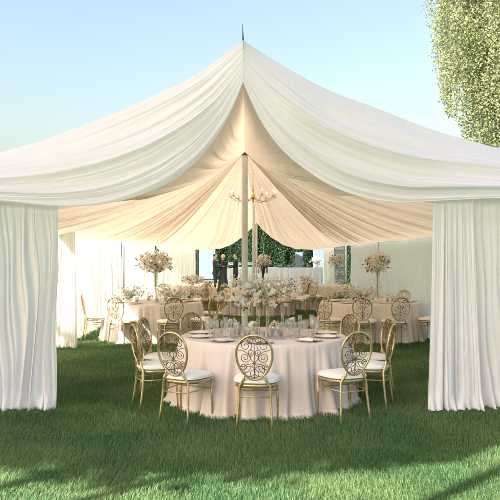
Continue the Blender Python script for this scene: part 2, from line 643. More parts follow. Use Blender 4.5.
rim += [(3.62, 26.9, 2.12), (3.62, 23.5, 2.10), (3.62, 20.0, 2.14), (3.62, 16.5, 2.10), (3.62, 13.3, 2.14), (3.62, 10.5, 2.12), (3.62, 8.3, 2.24)]
rim += [tuple(p) for p in fr[::-1]]
rim = np.array(rim)
ang = np.unwrap(np.arctan2(rim[:, 0] - PX, -(rim[:, 1] - PY)))
seg = np.linalg.norm(np.diff(rim, axis=0), axis=1)
arc = np.concatenate([[0], np.cumsum(seg)])
prm = np.concatenate([[0], np.cumsum(np.abs(np.diff(ang)) * 7.0 + seg * 1.5)])
NP_, NT = 2400, 44
tp = np.linspace(0, prm[-1], NP_)
RM = np.stack([np.interp(tp, prm, rim[:, k]) for k in range(3)], 1)
t = (np.linspace(0, 1, NT) ** 0.85)[None, :]
G = np.zeros((NP_, NT, 3))
for k, c in enumerate((PX, PY, PZ)):
    G[..., k] = c + (RM[:, k][:, None] - c) * t
dist = np.linalg.norm(RM - np.array([PX, PY, PZ]), axis=1)[:, None]
drop = np.clip(PZ - RM[:, 2], 0, 2)[:, None]
sp = tp[:, None] + 0.25 * np.sin(t * 5 + tp[:, None] * 1.3)
h = folds(sp * 4.4, 71, (1.0, 2.2), (1.0, 0.5))
hb = folds(sp * 1.3, 72, (1.0,), (1.0,))
G[..., 2] -= 0.16 * drop * 4 * t * (1 - t) * 0.8
dP = np.gradient(G, axis=0)
dT = np.gradient(G, axis=1)
NN = np.cross(dP, dT)
NN /= np.linalg.norm(NN, axis=2)[..., None] + 1e-9
NN *= np.sign(NN[..., 2] + 1e-9)[..., None]
wid = np.linalg.norm(np.gradient(RM, axis=0), axis=1) / np.gradient(tp) / 4.4 * PI      # width of one gather at the rim
amp = np.clip(wid[:, None] * t * 0.22, 0.003, 0.050) * np.clip((1.0 - t) * 5 + 0.18, 0, 1)
amp = amp * np.clip(np.minimum(np.arange(NP_), NP_ - 1 - np.arange(NP_)) / 60.0, 0, 1)[:, None]
G += NN * ((h + hb * 0.5) * amp)[..., None]
MB().grid(G).build('roof_lining', M['lining'], tent)
for sx in (-1, 1):      # unseen cloth added from eaves to lining to stop sunlight leaking in
    e_ = sec[0] if sx < 0 else sec[-1]
    V_ = np.zeros((60, 4, 3))
    yy = np.linspace(8.0, 27.55, 60)
    for j in range(4):
        f = j / 3
        V_[:, j, 0] = (e_[0] - sx * .01) * (1 - f) + sx * 3.66 * f
        V_[:, j, 1] = yy
        V_[:, j, 2] = (e_[2] - .02) * (1 - f) + 2.13 * f
    MB().grid(V_).build('eaves_sun_block', M['outer'], tent)


def lining_z(x, y):
    d2 = (G[..., 0] - x) ** 2 + (G[..., 1] - y) ** 2
    return float(G[..., 2].reshape(-1)[int(np.argmin(d2))])


# centre pole, wrapped in gathered cloth, with its cap
n = 64
prof = []
zs = np.linspace(0, PZ - 0.05, 20)
A = np.linspace(0, 2 * PI, n, endpoint=False)
G2 = np.zeros((n, len(zs), 3))
rad = 0.058 + 0.003 * folds(A * 5, 3, (1.0,), (1.0,))
for j, z in enumerate(zs):
    G2[:, j, 0] = PX + rad * np.cos(A)
    G2[:, j, 1] = PY + rad * np.sin(A)
    G2[:, j, 2] = z
cpole = MB().grid(G2, closed_u=True).build('centre_pole', M['pole'], tent)
MB().lathe([(0.075, PZ - 0.07), (0.09, PZ - 0.06), (0.09, PZ - 0.03), (0.05, PZ + 0.02), (0.02, PZ + 0.05)], 24, 0, (PX, PY, 0)).build('pole_cap', M['bronze'], cpole)
PX2, PY2 = 0.10, 19.6
z2 = lining_z(PX2, PY2)
MB().tube([(PX2, PY2, 0), (PX2, PY2, 2.0), (PX2, PY2, z2 + 0.05)], 0.036, 14).build('inner_pole', M['pole'], tent)
MB().tube([(0.25, 26.98, 0), (0.25, 26.98, 3.06)], 0.036, 12).build('rear_pole', M['thin_pole'], tent)
for sx in (-1, 1):  # poles for the added rear stretch of roof
    MB().tube([(sx * 4.0, 34.6, 0), (sx * 4.0, 34.6, 2.53)], 0.035, 10).build('side_pole', M['thin_pole'], tent)
for sx in (-1, 1):
    for y in (13.3, 20.4, 26.95):
        MB().tube([(sx * 3.7, y, 0), (sx * 3.7, y, 2.5)], 0.035, 10).build('side_pole', M['thin_pole'] if sx > 0 or y != 20.4 else M['screen'], tent)
# spike on the peak
pk = W(243, 40, 8.02)
MB().tube([(pk.x, pk.y, pk.z - 0.12), (pk.x, pk.y, pk.z + 0.02), (pk.x - 0.004, pk.y, pk.z + 0.18)], [0.012, 0.008, 0.003], 8).build('finial', M['dark'], tent)


# ------------------------------------------------------------------ curtains
def curtain(name, label, group, p0, p1, b0, b1, z1, material, nf, seed, amp=0.05, nw=220, pud=0.05, z0=0.0, tie=None):
    """gathered cloth hung from p0-p1 (top) down to b0-b1 (hem), x/y pairs"""
    p0, p1, b0, b1 = [np.array(q, float) for q in (p0, p1, b0, b1)]
    nh = 46
    s = np.linspace(0, 1, nw)[:, None]
    tt = np.concatenate([np.linspace(0, 0.91, nh - 12), np.linspace(0.92, 1, 12)])[None, :]
    dirn = (p1 - p0) / np.linalg.norm(p1 - p0)
    nrm = np.array([dirn[1], -dirn[0]])
    if nrm[1] > 0: nrm = -nrm
    spread = tt ** 1.5
    X = (p0[0] + (p1[0] - p0[0]) * s) * (1 - spread) + (b0[0] + (b1[0] - b0[0]) * s) * spread
    Y = (p0[1] + (p1[1] - p0[1]) * s) * (1 - spread) + (b0[1] + (b1[1] - b0[1]) * s) * spread
    ss = s + 0.012 * np.sin(tt * 4 + s * 17) + 0.006 * np.sin(tt * 9 + s * 41)
    fine = folds(ss * PI * nf * 1.9, seed, (1.0, 2.1), (0.6, 0.3))
    wide = folds(ss * PI * nf, seed + 1, (1.0,), (1.0,))
    a = amp * (0.30 + 0.75 * tt ** 0.7)
    hh = wide * a * (0.25 + 0.75 * tt ** 0.6) + fine * a * (0.75 - 0.45 * tt)
    out = 2.2 * pud * np.clip((tt - 0.91) / 0.09, 0, 1) ** 1.7 * (0.5 + 0.5 * np.sin(s * nf * 9 + seed))
    hh = hh + out
    lat = 0.35 * a * np.sin(ss * PI * nf * 2 + seed)
    if tie:
        pass
    X = X + nrm[0] * hh + dirn[0] * lat
    Y = Y + nrm[1] * hh + dirn[1] * lat
    hem = 0.014 * np.sin(s * 23 + seed) + 0.010 * np.sin(s * 57)
    Z = z1 + (z0 + 0.012 + np.abs(hem) - z1) * tt + 0.012 * wide * (1 - tt) ** 6
    o = MB().grid(np.stack([X, Y, Z + 0 * X], -1)).build(name, material)
    return tag(o, label, 'curtain' if label else None, group)


EC = 'white curtains at the tent entrance'
d0 = 7.90
xl = lambda px, d=d0: (px - 250) / F * d
curtain('curtain', 'wide white gathered curtain left of the tent entrance', EC, (xl(-235), d0), (xl(57.5), d0), (xl(-237), d0 - .02), (xl(58.5), d0 - .02), 2.40, M['curtain'], 25, 3, 0.055, 520)
curtain('curtain', 'white curtain right of the tent entrance, its edge along the opening', EC, (xl(433), d0), (xl(474), d0), (xl(427), d0 - .04), (xl(481), d0 - .02), 2.40, M['curtain'], 5, 12, 0.055, 200)
rc = curtain('curtain', 'white curtain at the right edge of the photo, beyond the slit beside the entrance curtain', EC, (xl(476), d0 + .05), (xl(735), d0 + .05), (xl(479), d0 + .07), (xl(737), d0 + .05), 2.40, M['curtain'], 20, 23, 0.055, 460)
sun_block = curtain('sun_block_cloth', None, None, (3.78, 8.05), (3.78, 10.9), (3.78, 8.05), (3.78, 10.9), 2.36, M['curtain'], 9, 27, 0.05, 240)  # unseen cloth added to keep sun off the curtain's back
sun_block.parent = rc

SC = 'sheer curtains along the tent walls'
curtain('sheer_curtain', 'cream curtain gathered round the side pole just behind the left entrance curtain', SC, (-3.68, 13.25), (-3.30, 13.25), (-3.72, 13.2), (-3.24, 13.15), 2.22, M['sheer'], 6, 31, 0.05, 140)
k = 0
LW = [(13.7, 16.3, 'sheer left wall curtain nearest the entrance, behind the empty end of the left table'),
      (16.5, 20.1, 'sheer left wall curtain behind the left end of the tall flowers on the left table'),
      (20.6, 23.6, 'sheer left wall curtain just behind the dark side pole'),
      (23.7, 26.8, 'sheer left wall curtain in the far left corner of the tent')]
for (y0, y1, lab) in LW:
    curtain('sheer_curtain', lab, SC, (-3.68 - .05 * (k % 2), y0 - .12), (-3.68 - .05 * (k % 2), y1 + .12), (-3.68 - .05 * (k % 2), y0 - .15), (-3.68 - .05 * (k % 2), y1 + .15), 2.25, M['sheer'], int((y1 - y0) * 4.5), 40 + k, 0.05, 200)
    k += 1
RW = [(12.6, 16.6, 'sheer right wall curtain behind the chair beside the right entrance curtain'),
      (16.8, 20.2, 'sheer right wall curtain right of the tall flowers on the right table'),
      (20.5, 23.8, 'sheer right wall curtain directly behind the tall flowers on the right table'),
      (23.9, 25.9, 'narrow sheer curtain beside the grey scrollwork screen')]
for (y0, y1, lab) in RW:
    curtain('sheer_curtain', lab, SC, (3.68 + .05 * (k % 2), y0 - .12), (3.68 + .05 * (k % 2), y1 + .12), (3.68 + .05 * (k % 2), y0 - .15), (3.68 + .05 * (k % 2), y1 + .15), 2.25, M['sheer_bright'], int((y1 - y0) * 4.5), 60 + k, 0.05, 200)
    k += 1
curtain('sheer_curtain', 'cream curtain on the rear wall left of the opening to the lawn', SC, (-3.62, 27.08), (-2.12, 27.08), (-3.6, 27.05), (-2.1, 27.05), 2.2, M['sheer_bright'], 8, 90, 0.05, 200)
curtain('sheer_curtain', 'cream curtain right of the rear opening, next to the pale bar', SC, (2.86, 27.08), (3.24, 27.08), (2.82, 27.05), (3.28, 27.05), 2.2, M['sheer_bright'], 4, 95, 0.05, 120)


# ------------------------------------------------------------------ chairs
def spiral(cx, cz, r0, r1, a0, turns, n=22):
    return [(cx + (r0 + (r1 - r0) * i / (n - 1)) * math.cos(a0 + turns * 2 * PI * i / (n - 1)),
             cz + (r0 + (r1 - r0) * i / (n - 1)) * math.sin(a0 + turns * 2 * PI * i / (n - 1))) for i in range(n)]


BACK_TILT = 0.16
OC_Z, OA, OB = 0.725, 0.182, 0.225      # oval back: centre height, half width, half height


def back_pt(x, z):
    """on the tilted, slightly dished plane of the chair back"""
    return (x, -0.205 - (z - 0.47) * BACK_TILT + 0.35 * (0.03 - x * x) * 0.5, z)


def oval(a, sa=1.0):
    # wider at the top than at the bottom
    x = OA * sa * math.cos(a)
    z = OB * sa * math.sin(a)
    x *= 1.0 + 0.16 * (z / OB) - 0.02
    return x, OC_Z + z


def make_chair():
    root = thing('banquet_chair', 'gold oval-back chair', 'chair')
    # cushion, wider at the front
    b = MB()
    prof = [(0.0, 0.455), (0.90, 0.452), (0.985, 0.462), (1.0, 0.474), (0.985, 0.488), (0.90, 0.503), (0.6, 0.514), (0.0, 0.520)]
    n = 40
    Pq = np.zeros((n, len(prof), 3))
    for i in range(n):
        a = 2 * PI * i / n
        c, s = math.cos(a), math.sin(a)
        e = 0.62
        x = 0.232 * math.copysign(abs(c) ** e, c)
        y = 0.222 * math.copysign(abs(s) ** e, s)
        x *= 1.0 + 0.10 * (y / 0.222)
        for j, (f, z) in enumerate(prof):
            Pq[i, j] = (x * f, y * f + 0.01, z)
    b.grid(Pq, closed_u=True)
    seat = b.build('seat', M['cushion'], root)
    pts = [(Pq[i, 3, 0] * 1.002, (Pq[i, 3, 1] - 0.01) * 1.002 + 0.01, 0.466) for i in range(n)]
    MB().tube(pts, 0.0045, 6, closed=True).build('piping', M['cushion'], seat)
    b = MB()
    pts = [(Pq[i, 3, 0] * 0.955, (Pq[i, 3, 1] - 0.01) * 0.955 + 0.01, 0.434) for i in range(n)]
    rail = np.zeros((n, 5, 3))
    for i in range(n):
        for j, (f, z) in enumerate([(0.93, 0.452), (1.0, 0.452), (1.0, 0.415), (0.93, 0.415), (0.93, 0.452)]):
            rail[i, j] = (pts[i][0] * f, (pts[i][1] - 0.01) * f + 0.01, z)
    b.grid(rail, closed_u=True)
    b.build('seat_frame', M['gold'], root)
    # oval ring
    b = MB()
    ring = [back_pt(*oval(2 * PI * i / 56)) for i in range(56)]
    b.tube(ring, 0.0125, 8, closed=True)
    bk = b.build('back_frame', M['gold'], root)
    # scrollwork in the oval
    b = MB()
    r = 0.0040
    put = lambda line, rr=r: b.tube([back_pt(x, z) for x, z in line], rr, 5)
    put([(0, 0.51), (0.0, 0.60), (0.004, 0.68), (0, 0.80), (0, 0.94)])
    for sx in (-1, 1):
        m_ = lambda L: [(sx * x, z) for x, z in L]
        put(m_(spiral(0.085, 0.845, 0.062, 0.010, PI * 1.25, -1.7, 26)))
        put(m_(spiral(0.092, 0.725, 0.056, 0.008, PI * 0.8, 1.8, 26)))
        put(m_(spiral(0.040, 0.775, 0.036, 0.007, -PI * .5, -1.4, 20)))
        put(m_(spiral(0.036, 0.895, 0.034, 0.007, -PI * .4, 1.5, 20)))
        put(m_([(0.0, 0.67), (0.03, 0.66), (0.07, 0.655), (0.11, 0.635), (0.145, 0.63)]))
        put(m_([(0.0, 0.67), (0.03, 0.70), (0.06, 0.76), (0.10, 0.79), (0.16, 0.80)]))
        put(m_([(0.0, 0.665), (0.035, 0.63), (0.06, 0.585), (0.10, 0.56)]))
        put(m_([(0.14 + 0.0, 0.86), (0.11, 0.90), (0.07, 0.925), (0.03, 0.93), (0, 0.915)]))
        for q in range(1):
            cxx, rr = 0.048, 0.052
            put(m_([(cxx + rr * math.cos(2 * PI * i / 24), 0.585 + rr * math.sin(2 * PI * i / 24)) for i in range(25)]))
        put(m_(spiral(0.112, 0.625, 0.036, 0.006, PI * 1.1, -1.6, 20)))
    put([(0.043 * math.cos(2 * PI * i / 24), 0.562 + 0.043 * math.sin(2 * PI * i / 24)) for i in range(25)])
    b.build('scrollwork', M['bronze'], bk)
    # rear legs run up into the oval; front legs are straight
    for sx in (-1, 1):
        ox, oz = oval(PI * 1.5 + sx * 0.72)
        p = back_pt(ox, oz)
        MB().tube([(p[0], p[1], p[2] + .02), (p[0] * 1.05, p[1] + 0.006, p[2] - 0.05), (sx * 0.152, -0.192, 0.43), (sx * 0.160, -0.200, 0.30), (sx * 0.172, -0.222, 0.12), (sx * 0.182, -0.245, -0.01)],
                  [0.011, 0.0135, 0.0145, 0.0135, 0.0115, 0.010], 8).build('leg', M['gold'], root)
        MB().tube([(sx * 0.205, 0.180, 0.43), (sx * 0.204, 0.184, 0.25), (sx * 0.203, 0.192, 0.10), (sx * 0.203, 0.198, -0.01)], [0.0145, 0.0130, 0.0110, 0.0095], 8).build('leg', M['gold'], root)
    for pts in ([(-0.158, -0.200, 0.325), (0.158, -0.200, 0.325)], [(-0.204, 0.183, 0.325), (0.204, 0.183, 0.325)],
                [(-0.159, -0.203, 0.335), (-0.204, 0.184, 0.335)], [(0.159, -0.203, 0.335), (0.204, 0.184, 0.335)]):
        MB().tube(pts, 0.0065, 8).build('stretcher', M['gold'], root)
    return root


chair0 = make_chair()
used = [False]
CH = 'gold oval-back chairs round the tables'


def place_chair(x, y, face, label, group=CH):
    """face: direction the sitter looks, from +Y clockwise seen from above (radians)"""
    if used[0]: o = copy_tree(chair0)
    else:
        o = chair0
        used[0] = True
    o.location = (x, y, 0)
    o.rotation_euler = (0, 0, -face)
    tag(o, label, 'chair', group)
    return o


def ring_chairs(cx, cy, r, items):
    """items: (angle from the camera side, towards +X, in degrees; label; twist; radius change)"""
    for a, lab, tw, dr in items:
        q = R(a)
        x = cx + (r + dr) * math.sin(q)
        y = cy - (r + dr) * math.cos(q)
        place_chair(x, y, -q + R(tw), lab)


TABLES = {'front': (0.16, 8.50, 1.0), 'left': (-2.02, 14.75, 1.0), 'right': (2.55, 14.85, 1.05), 'middle': (0.22, 21.0, 1.0), 'far_left': (-2.05, 21.4, 1.0), 'far_right': (2.45, 23.2, 1.0)}
ring_chairs(0.16, 8.5, 1.31, [
    (-4, 'gold oval-back chair with its back straight to the camera at the front table', 2, 0.0),
    (-37.5, 'nearest gold chair on the left of the front table, turned half right', -8, 0.06),
    (39, 'nearest gold chair on the right of the front table, white seat seen from the side', 14, 0.02),
    (-71, 'leftmost gold chair of the front table, its narrow back seen nearly edge-on', -4, 0.0),
    (71, 'second gold chair on the right side of the front table, beside the nearest right one', 4, -0.02),
    (-103, 'third chair along the left side of the front table, behind its leftmost chair', 4, -0.02),
    (101, 'outermost gold chair on the right of the front table, nearest the entrance curtain', -5, 0.06),
    (-142, 'gold chair at the far left of the front table, its oval back facing the camera', 0, 0.02),
    (131, 'gold chair at the far right of the front table, its oval back facing the camera', 6, 0.0),
])
ring_chairs(-2.02, 14.75, 1.31, [
    (-20, 'gold chair left of centre, back to the camera, at the left rear table', 0, 0.0),
    (21, 'gold chair right of centre, back to the camera, at the left rear table', 0, 0.05),
    (-78, 'gold chair at the left end of the left rear table beside the gathered curtain', -8, -0.10),
    (55, 'gold chair at the right end of the left rear table, turned towards the tall flowers', 0, 0.05),
    (120, 'gold chair behind the right end of the left rear table', 0, 0.05),
])
ring_chairs(2.55, 14.85, 1.36, [
    (-44, 'gold chair at the left end of the right rear table, seen at an angle', -10, 0.05),
    (-15, 'gold chair at the right rear table, back to the camera, left of the tall flowers', 0, 0.0),
    (11, 'gold chair at the right rear table, back to the camera, right of the tall flowers', 0, 0.0),
    (52, 'gold chair at the right rear table half hidden by the right entrance curtain', 0, 0.02),
    (142, 'gold chair top showing behind the right rear table near the right wall', 0, 0.0),
    (196, 'gold chair top showing behind the right rear table below the tall flowers', 0, 0.0),
])
ring_chairs(0.22, 21.0, 1.31, [
    (-36, 'gold chair at the middle table left of the front centrepiece, back to the camera', 0, 0.0),
    (36, 'gold chair at the middle table just right of the front centrepiece, back to the camera', 0, 0.0),
    (-72, 'leftmost gold chair of the middle table behind the front centrepiece', 0, 0.0),
    (72, 'rightmost gold chair of the middle table behind the front glasses', 0, 0.0),
    (0, 'gold chair at the middle table hidden mostly by the front centrepiece flowers', 0, 0.0),
    (150, 'gold chair on the far side of the middle table, right of the flower ball', 0, 0.0),
    (-112, 'gold chair at the back left of the middle table', 0, 0.0),
    (112, 'gold chair at the back right of the middle table', 0, 0.0),
])
ring_chairs(-2.05, 21.4, 1.31, [
    (30, 'gold chair of the far left table seen between the left table and the centrepiece', 0, 0.0),
    (80, 'gold chair at the right end of the far left table', 0, 0.0),
    (-15, 'gold chair of the far left table seen over the flowers of the left table', 0, 0.0),
])
ring_chairs(2.45, 23.2, 1.31, [
    (-60, 'gold chair at the left end of the far right table, by the bar', 0, 0.0),
    (-20, 'gold chair of the far right table, back to the camera', 0, 0.0),
    (20, 'gold chair of the far right table under its cream flower ball', 0, 0.0),
    (-100, 'gold chair at the far right table, on the side towards the middle table', 0, 0.0),
    (-140, 'gold chair behind the far right table, before the bar', 0, 0.0),
])

# ------------------------------------------------------------------ tables and cloths
TOP = 0.775


def cloth_mesh(r, seed, n=360):
    A = np.linspace(0, 2 * PI, n, endpoint=False)[:, None]
    prof_r = np.concatenate([np.linspace(0.02, 0.96, 8), [0.985, 0.997, 1.003]])
    prof_z = np.concatenate([np.full(8, 0.0), [-0.002, -0.008, -0.022]])
    hs = np.concatenate([np.linspace(0.03, 0.70, 24), np.linspace(0.71, 0.765, 8)])
    nr = len(prof_r)
    G = np.zeros((n, nr + len(hs), 3))
    for j in range(nr):
        rr = r * prof_r[j] * np.ones_like(A)
        G[:, j, 0] = (rr * np.cos(A))[:, 0]
        G[:, j, 1] = (rr * np.sin(A))[:, 0]
        G[:, j, 2] = TOP + prof_z[j] + 0.0015 * (np.sin(A * 9 + j) if j < nr - 2 else 0 * A)[:, 0]
    h = hs[None, :] / 0.765
    AA = A + 0.025 * np.sin(h * 3 + A * 7) * h
    big = folds(AA * 10.0, seed, (1.0,), (1.0,))
    # the seam at 2*pi: blend the profile so that it closes
    def closed(fq, sd):
        a = folds(AA * fq, sd, (1.0,), (1.0,))
        b = folds((AA - 2 * PI) * fq, sd, (1.0,), (1.0,))
        w = np.clip((A - (2 * PI - 0.4)) / 0.4, 0, 1)
        return a * (1 - w) + b * w
    big = closed(10.0, seed)
    mid = closed(23.0, seed + 1)
    fine = closed(51.0, seed + 2)
    rr = r * 1.003 + 0.004 + 0.06 * h + big * 0.10 * h ** 0.9 + mid * 0.034 * h ** 0.55 + fine * 0.004 * (1 - 0.3 * h)
    rr = rr + 0.07 * np.clip((h - 0.93) / 0.07, 0, 1) ** 1.5 * (0.55 + 0.45 * np.sin(A * 11 + seed))
    tang = 0.022 * h * np.sin(AA * 20 + seed) / r
    G[:, nr:, 0] = rr * np.cos(A + tang)
    G[:, nr:, 1] = rr * np.sin(A + tang)
    G[:, nr:, 2] = TOP - 0.002 - 0.020 - hs[None, :] * (0.75 / 0.765) + 0.006 * big * h
    b = MB().grid(G, closed_u=True)
    return b


CLOTH_L = {'front': 'long blush tablecloth pooling on the grass at the large front table',
           'left': 'blush tablecloth on the left rear table below the tall peach flowers',
           'right': 'champagne tablecloth on the right rear table below the cream flower ball',
           'middle': 'pale tablecloth on the middle table behind the front centrepiece',
           'far_left': 'blush tablecloth on the far left table, mostly hidden by the left table',
           'far_right': 'pale tablecloth on the far right table near the pale bar'}
TAB_L = {'front': 'round banquet table under the large blush cloth at the front',
         'left': 'round banquet table under the blush cloth on the left',
         'right': 'round banquet table under the champagne cloth on the right',
         'middle': 'round banquet table behind the front centrepiece',
         'far_left': 'round banquet table far back on the left',
         'far_right': 'round banquet table far back on the right near the bar'}
for i, (nm, (cx, cy_, r)) in enumerate(TABLES.items()):
    tb = thing('round_table', TAB_L[nm], 'table', (cx, cy_, 0), 0, 'round banquet tables')
    MB().lathe([(r * .97, TOP - 0.035), (r * .985, TOP - 0.03), (r * .985, TOP - 0.012), (r * .97, TOP - 0.006)], 48).build('tabletop', M['deck'], tb)
    for q in range(4):
        a = q * PI / 2 + .5
        MB().tube([(0.5 * math.cos(a), 0.5 * math.sin(a), TOP - 0.03), (0.62 * math.cos(a), 0.62 * math.sin(a), 0)], 0.018, 8).build('leg', M['dark'], tb)
    o = cloth_mesh(r, 100 + 7 * i).build('tablecloth', M['tablecloth'] if nm == 'front' else M['champagne'])
    o.location = (cx, cy_, 0)
    o.rotation_euler = (0, 0, 0.7 + i)
    tag(o, CLOTH_L[nm], 'tablecloth', 'floor-length round tablecloths')


# ------------------------------------------------------------------ glasses, plates, candles
def wine_glass():
    b = MB()
    b.lathe([(0.034, 0.0), (0.033, 0.003), (0.008, 0.008), (0.004, 0.016), (0.0037, 0.085), (0.008, 0.094), (0.026, 0.108), (0.037, 0.130), (0.040, 0.152), (0.037, 0.180), (0.033, 0.200),
             (0.0315, 0.199), (0.0355, 0.178), (0.0385, 0.152), (0.0355, 0.131), (0.025, 0.111), (0.004, 0.098)], 20)
    return b.build('wine_glass', M['glass'])


def balloon_glass():
    b = MB()
    b.lathe([(0.042, 0.0), (0.040, 0.003), (0.008, 0.008), (0.0045, 0.016), (0.0042, 0.085), (0.010, 0.094), (0.040, 0.110), (0.060, 0.140), (0.064, 0.165), (0.057, 0.200), (0.046, 0.222),
             (0.0445, 0.221), (0.0555, 0.198), (0.0625, 0.165), (0.0585, 0.141), (0.039, 0.113), (0.004, 0.098)], 24)
    return b.build('balloon_glass', M['crystal'])


def tumbler():
    b = MB()
    b.lathe([(0.030, 0.0), (0.031, 0.004), (0.036, 0.10), (0.0345, 0.10), (0.029, 0.010), (0.001, 0.008)], 18)
    return b.build('water_tumbler', M['crystal'])


def flute():
    b = MB()
    b.lathe([(0.030, 0.0), (0.029, 0.003), (0.006, 0.008), (0.0038, 0.016), (0.0036, 0.095), (0.012, 0.112), (0.021, 0.14), (0.0245, 0.19), (0.0225, 0.24), (0.0212, 0.24), (0.023, 0.19), (0.0195, 0.142), (0.003, 0.118)], 16)
    return b.build('champagne_flute', M['glass'])


protos = {'wine_glass': wine_glass(), 'water_tumbler': tumbler(), 'champagne_flute': flute()}
for o in protos.values():
    COL.objects.unlink(o)


def put(kind, x, y, label, group, cat='glass', z=TOP, sc=1.0):
    o = protos[kind].copy()
    COL.objects.link(o)
    o.location = (x, y, z + 0.002)
    o.rotation_euler = (0, 0, rng.uniform(0, 6))
    o.scale = (sc, sc, sc)
    return tag(o, label, cat, group)


def cluster(cx, cy_, pts, label_of, group):
    for (kind, dx, dy) in pts:
        put(kind, cx + dx, cy_ + dy, label_of[kind], group, sc=rng.uniform(.95, 1.06))


FX, FY = 0.16, 8.5
cluster(FX, FY, [('wine_glass', -0.64, -.26), ('wine_glass', -0.56, -.38), ('wine_glass', -0.47, -.28), ('wine_glass', -0.40, -.44), ('wine_glass', -0.66, -.05), ('wine_glass', -0.70, .16), ('wine_glass', -0.32, -.36),
                 ('water_tumbler', -0.52, -.20), ('water_tumbler', -0.36, -.26), ('water_tumbler', -0.60, -.46), ('champagne_flute', -0.45, -.15), ('champagne_flute', -0.58, .05)],
        {'wine_glass': 'clear wine glass in the cluster left of the front centrepiece', 'water_tumbler': 'short clear tumbler among the glasses left of the front centrepiece',
         'champagne_flute': 'tall narrow flute behind the glasses left of the front centrepiece'}, 'glasses on the front table')
cluster(FX, FY, [('wine_glass', 0.22, -.42), ('wine_glass', 0.31, -.32), ('wine_glass', 0.38, -.44), ('wine_glass', 0.46, -.34), ('wine_glass', 0.50, -.18), ('wine_glass', 0.30, -.14), ('wine_glass', 0.62, .10),
                 ('water_tumbler', 0.40, -.24), ('water_tumbler', 0.54, -.46), ('water_tumbler', 0.16, -.30), ('champagne_flute', 0.44, -.08), ('champagne_flute', 0.58, -.08)],
        {'wine_glass': 'clear wine glass in the cluster right of the front centrepiece', 'water_tumbler': 'short clear tumbler among the glasses right of the front centrepiece',
         'champagne_flute': 'tall narrow flute behind the glasses right of the front centrepiece'}, 'glasses on the front table')
bg_ = balloon_glass()
bg_.location = (FX + 0.60, FY - 0.27, TOP + .002)
tag(bg_, 'large round balloon wine glass at the right end of the front glasses', 'glass')

# place settings: a charger plate and a folded napkin on it
b = MB()
b.lathe([(0.001, 0.004), (0.095, 0.004), (0.105, 0.009), (0.150, 0.016), (0.152, 0.018), (0.148, 0.020), (0.104, 0.013), (0.094, 0.008), (0.001, 0.008)], 40)
plate0 = b.build('dinner_plate', M['china'])
pr = MB()
pr.tube([(0.151 * math.cos(2 * PI * i / 40), 0.151 * math.sin(2 * PI * i / 40), 0.0185) for i in range(40)], 0.0024, 6, closed=True)
pr.build('gold_rim', M['brass'], plate0)
b = MB()
nn = 14
P = np.zeros((nn, nn, 3))
for i in range(nn):
    for j in range(nn):
        u_, v_ = i / (nn - 1) - .5, j / (nn - 1) - .5
        P[i, j] = (u_ * 0.11 * (1 + .25 * math.cos(v_ * 5)), v_ * 0.22, 0.026 + 0.014 * math.sin(u_ * 9 + 1) * math.cos(v_ * 4) - 0.02 * (abs(u_) * 2) ** 4)
b.grid(P)
P2 = P.copy()
P2[..., 2] = 0.011
b.grid(P2[::-1])
nap0 = b.build('napkin', M['linen'])
COL.objects.unlink(nap0)
first = True
for a, lab in [(-4, 'white plate in front of the chair that stands back to the camera'), (-37.5, 'white plate before the nearest left chair of the front table'),
          (39, 'white plate before the nearest right chair of the front table'), (71, 'white plate at the right edge of the front table, by the second right chair'),
          (-71, 'white plate at the left edge of the front table'), (101, 'white plate before the outermost right chair of the front table'), (-103, 'white plate before the third left chair of the front table')]:
    q = R(a)
    x, y = FX + 0.79 * math.sin(q), FY - 0.79 * math.cos(q)
    o = plate0 if first else copy_tree(plate0)
    first = False
    o.location = (x, y, TOP + 0.001)
    tag(o, lab, 'plate', 'plates on the front table')
    o = nap0.copy()
    COL.objects.link(o)
    o.location = (x, y, TOP + 0.002)
    o.rotation_euler = (0, 0, q)
    tag(o, lab.replace('white plate', 'folded napkin on the plate').replace(' before the', ' by the').replace(' of the front table', ''), 'napkin', 'napkins on the front table')


def votive(x, y, label, group, h=0.09):
    t_ = thing('candle_holder', label, 'candle', (x, y, TOP + .002), 0, group)
    MB().lathe([(0.030, 0), (0.033, 0.004), (0.036, h), (0.034, h), (0.030, 0.012), (0.001, 0.010)], 18).build('glass_cup', M['crystal'], t_)
    MB().lathe([(0.026, 0.012), (0.026, h * .62), (0.020, h * .64), (0.001, h * .64)], 14).build('candle', M['candle'], t_)
    return t_


for (dx, dy, h) in [(-0.24, -.34, .10), (-0.18, -.20, .08), (-0.02, -.40, .09), (0.07, -.34, .12), (0.20, -.18, .09), (-0.28, -.10, .14), (0.12, -.16, .16), (-0.10, -.30, .12)]:
    votive(FX + dx, FY + dy, 'white candle in a clear glass cup below the front centrepiece', 'candles on the front table', h)


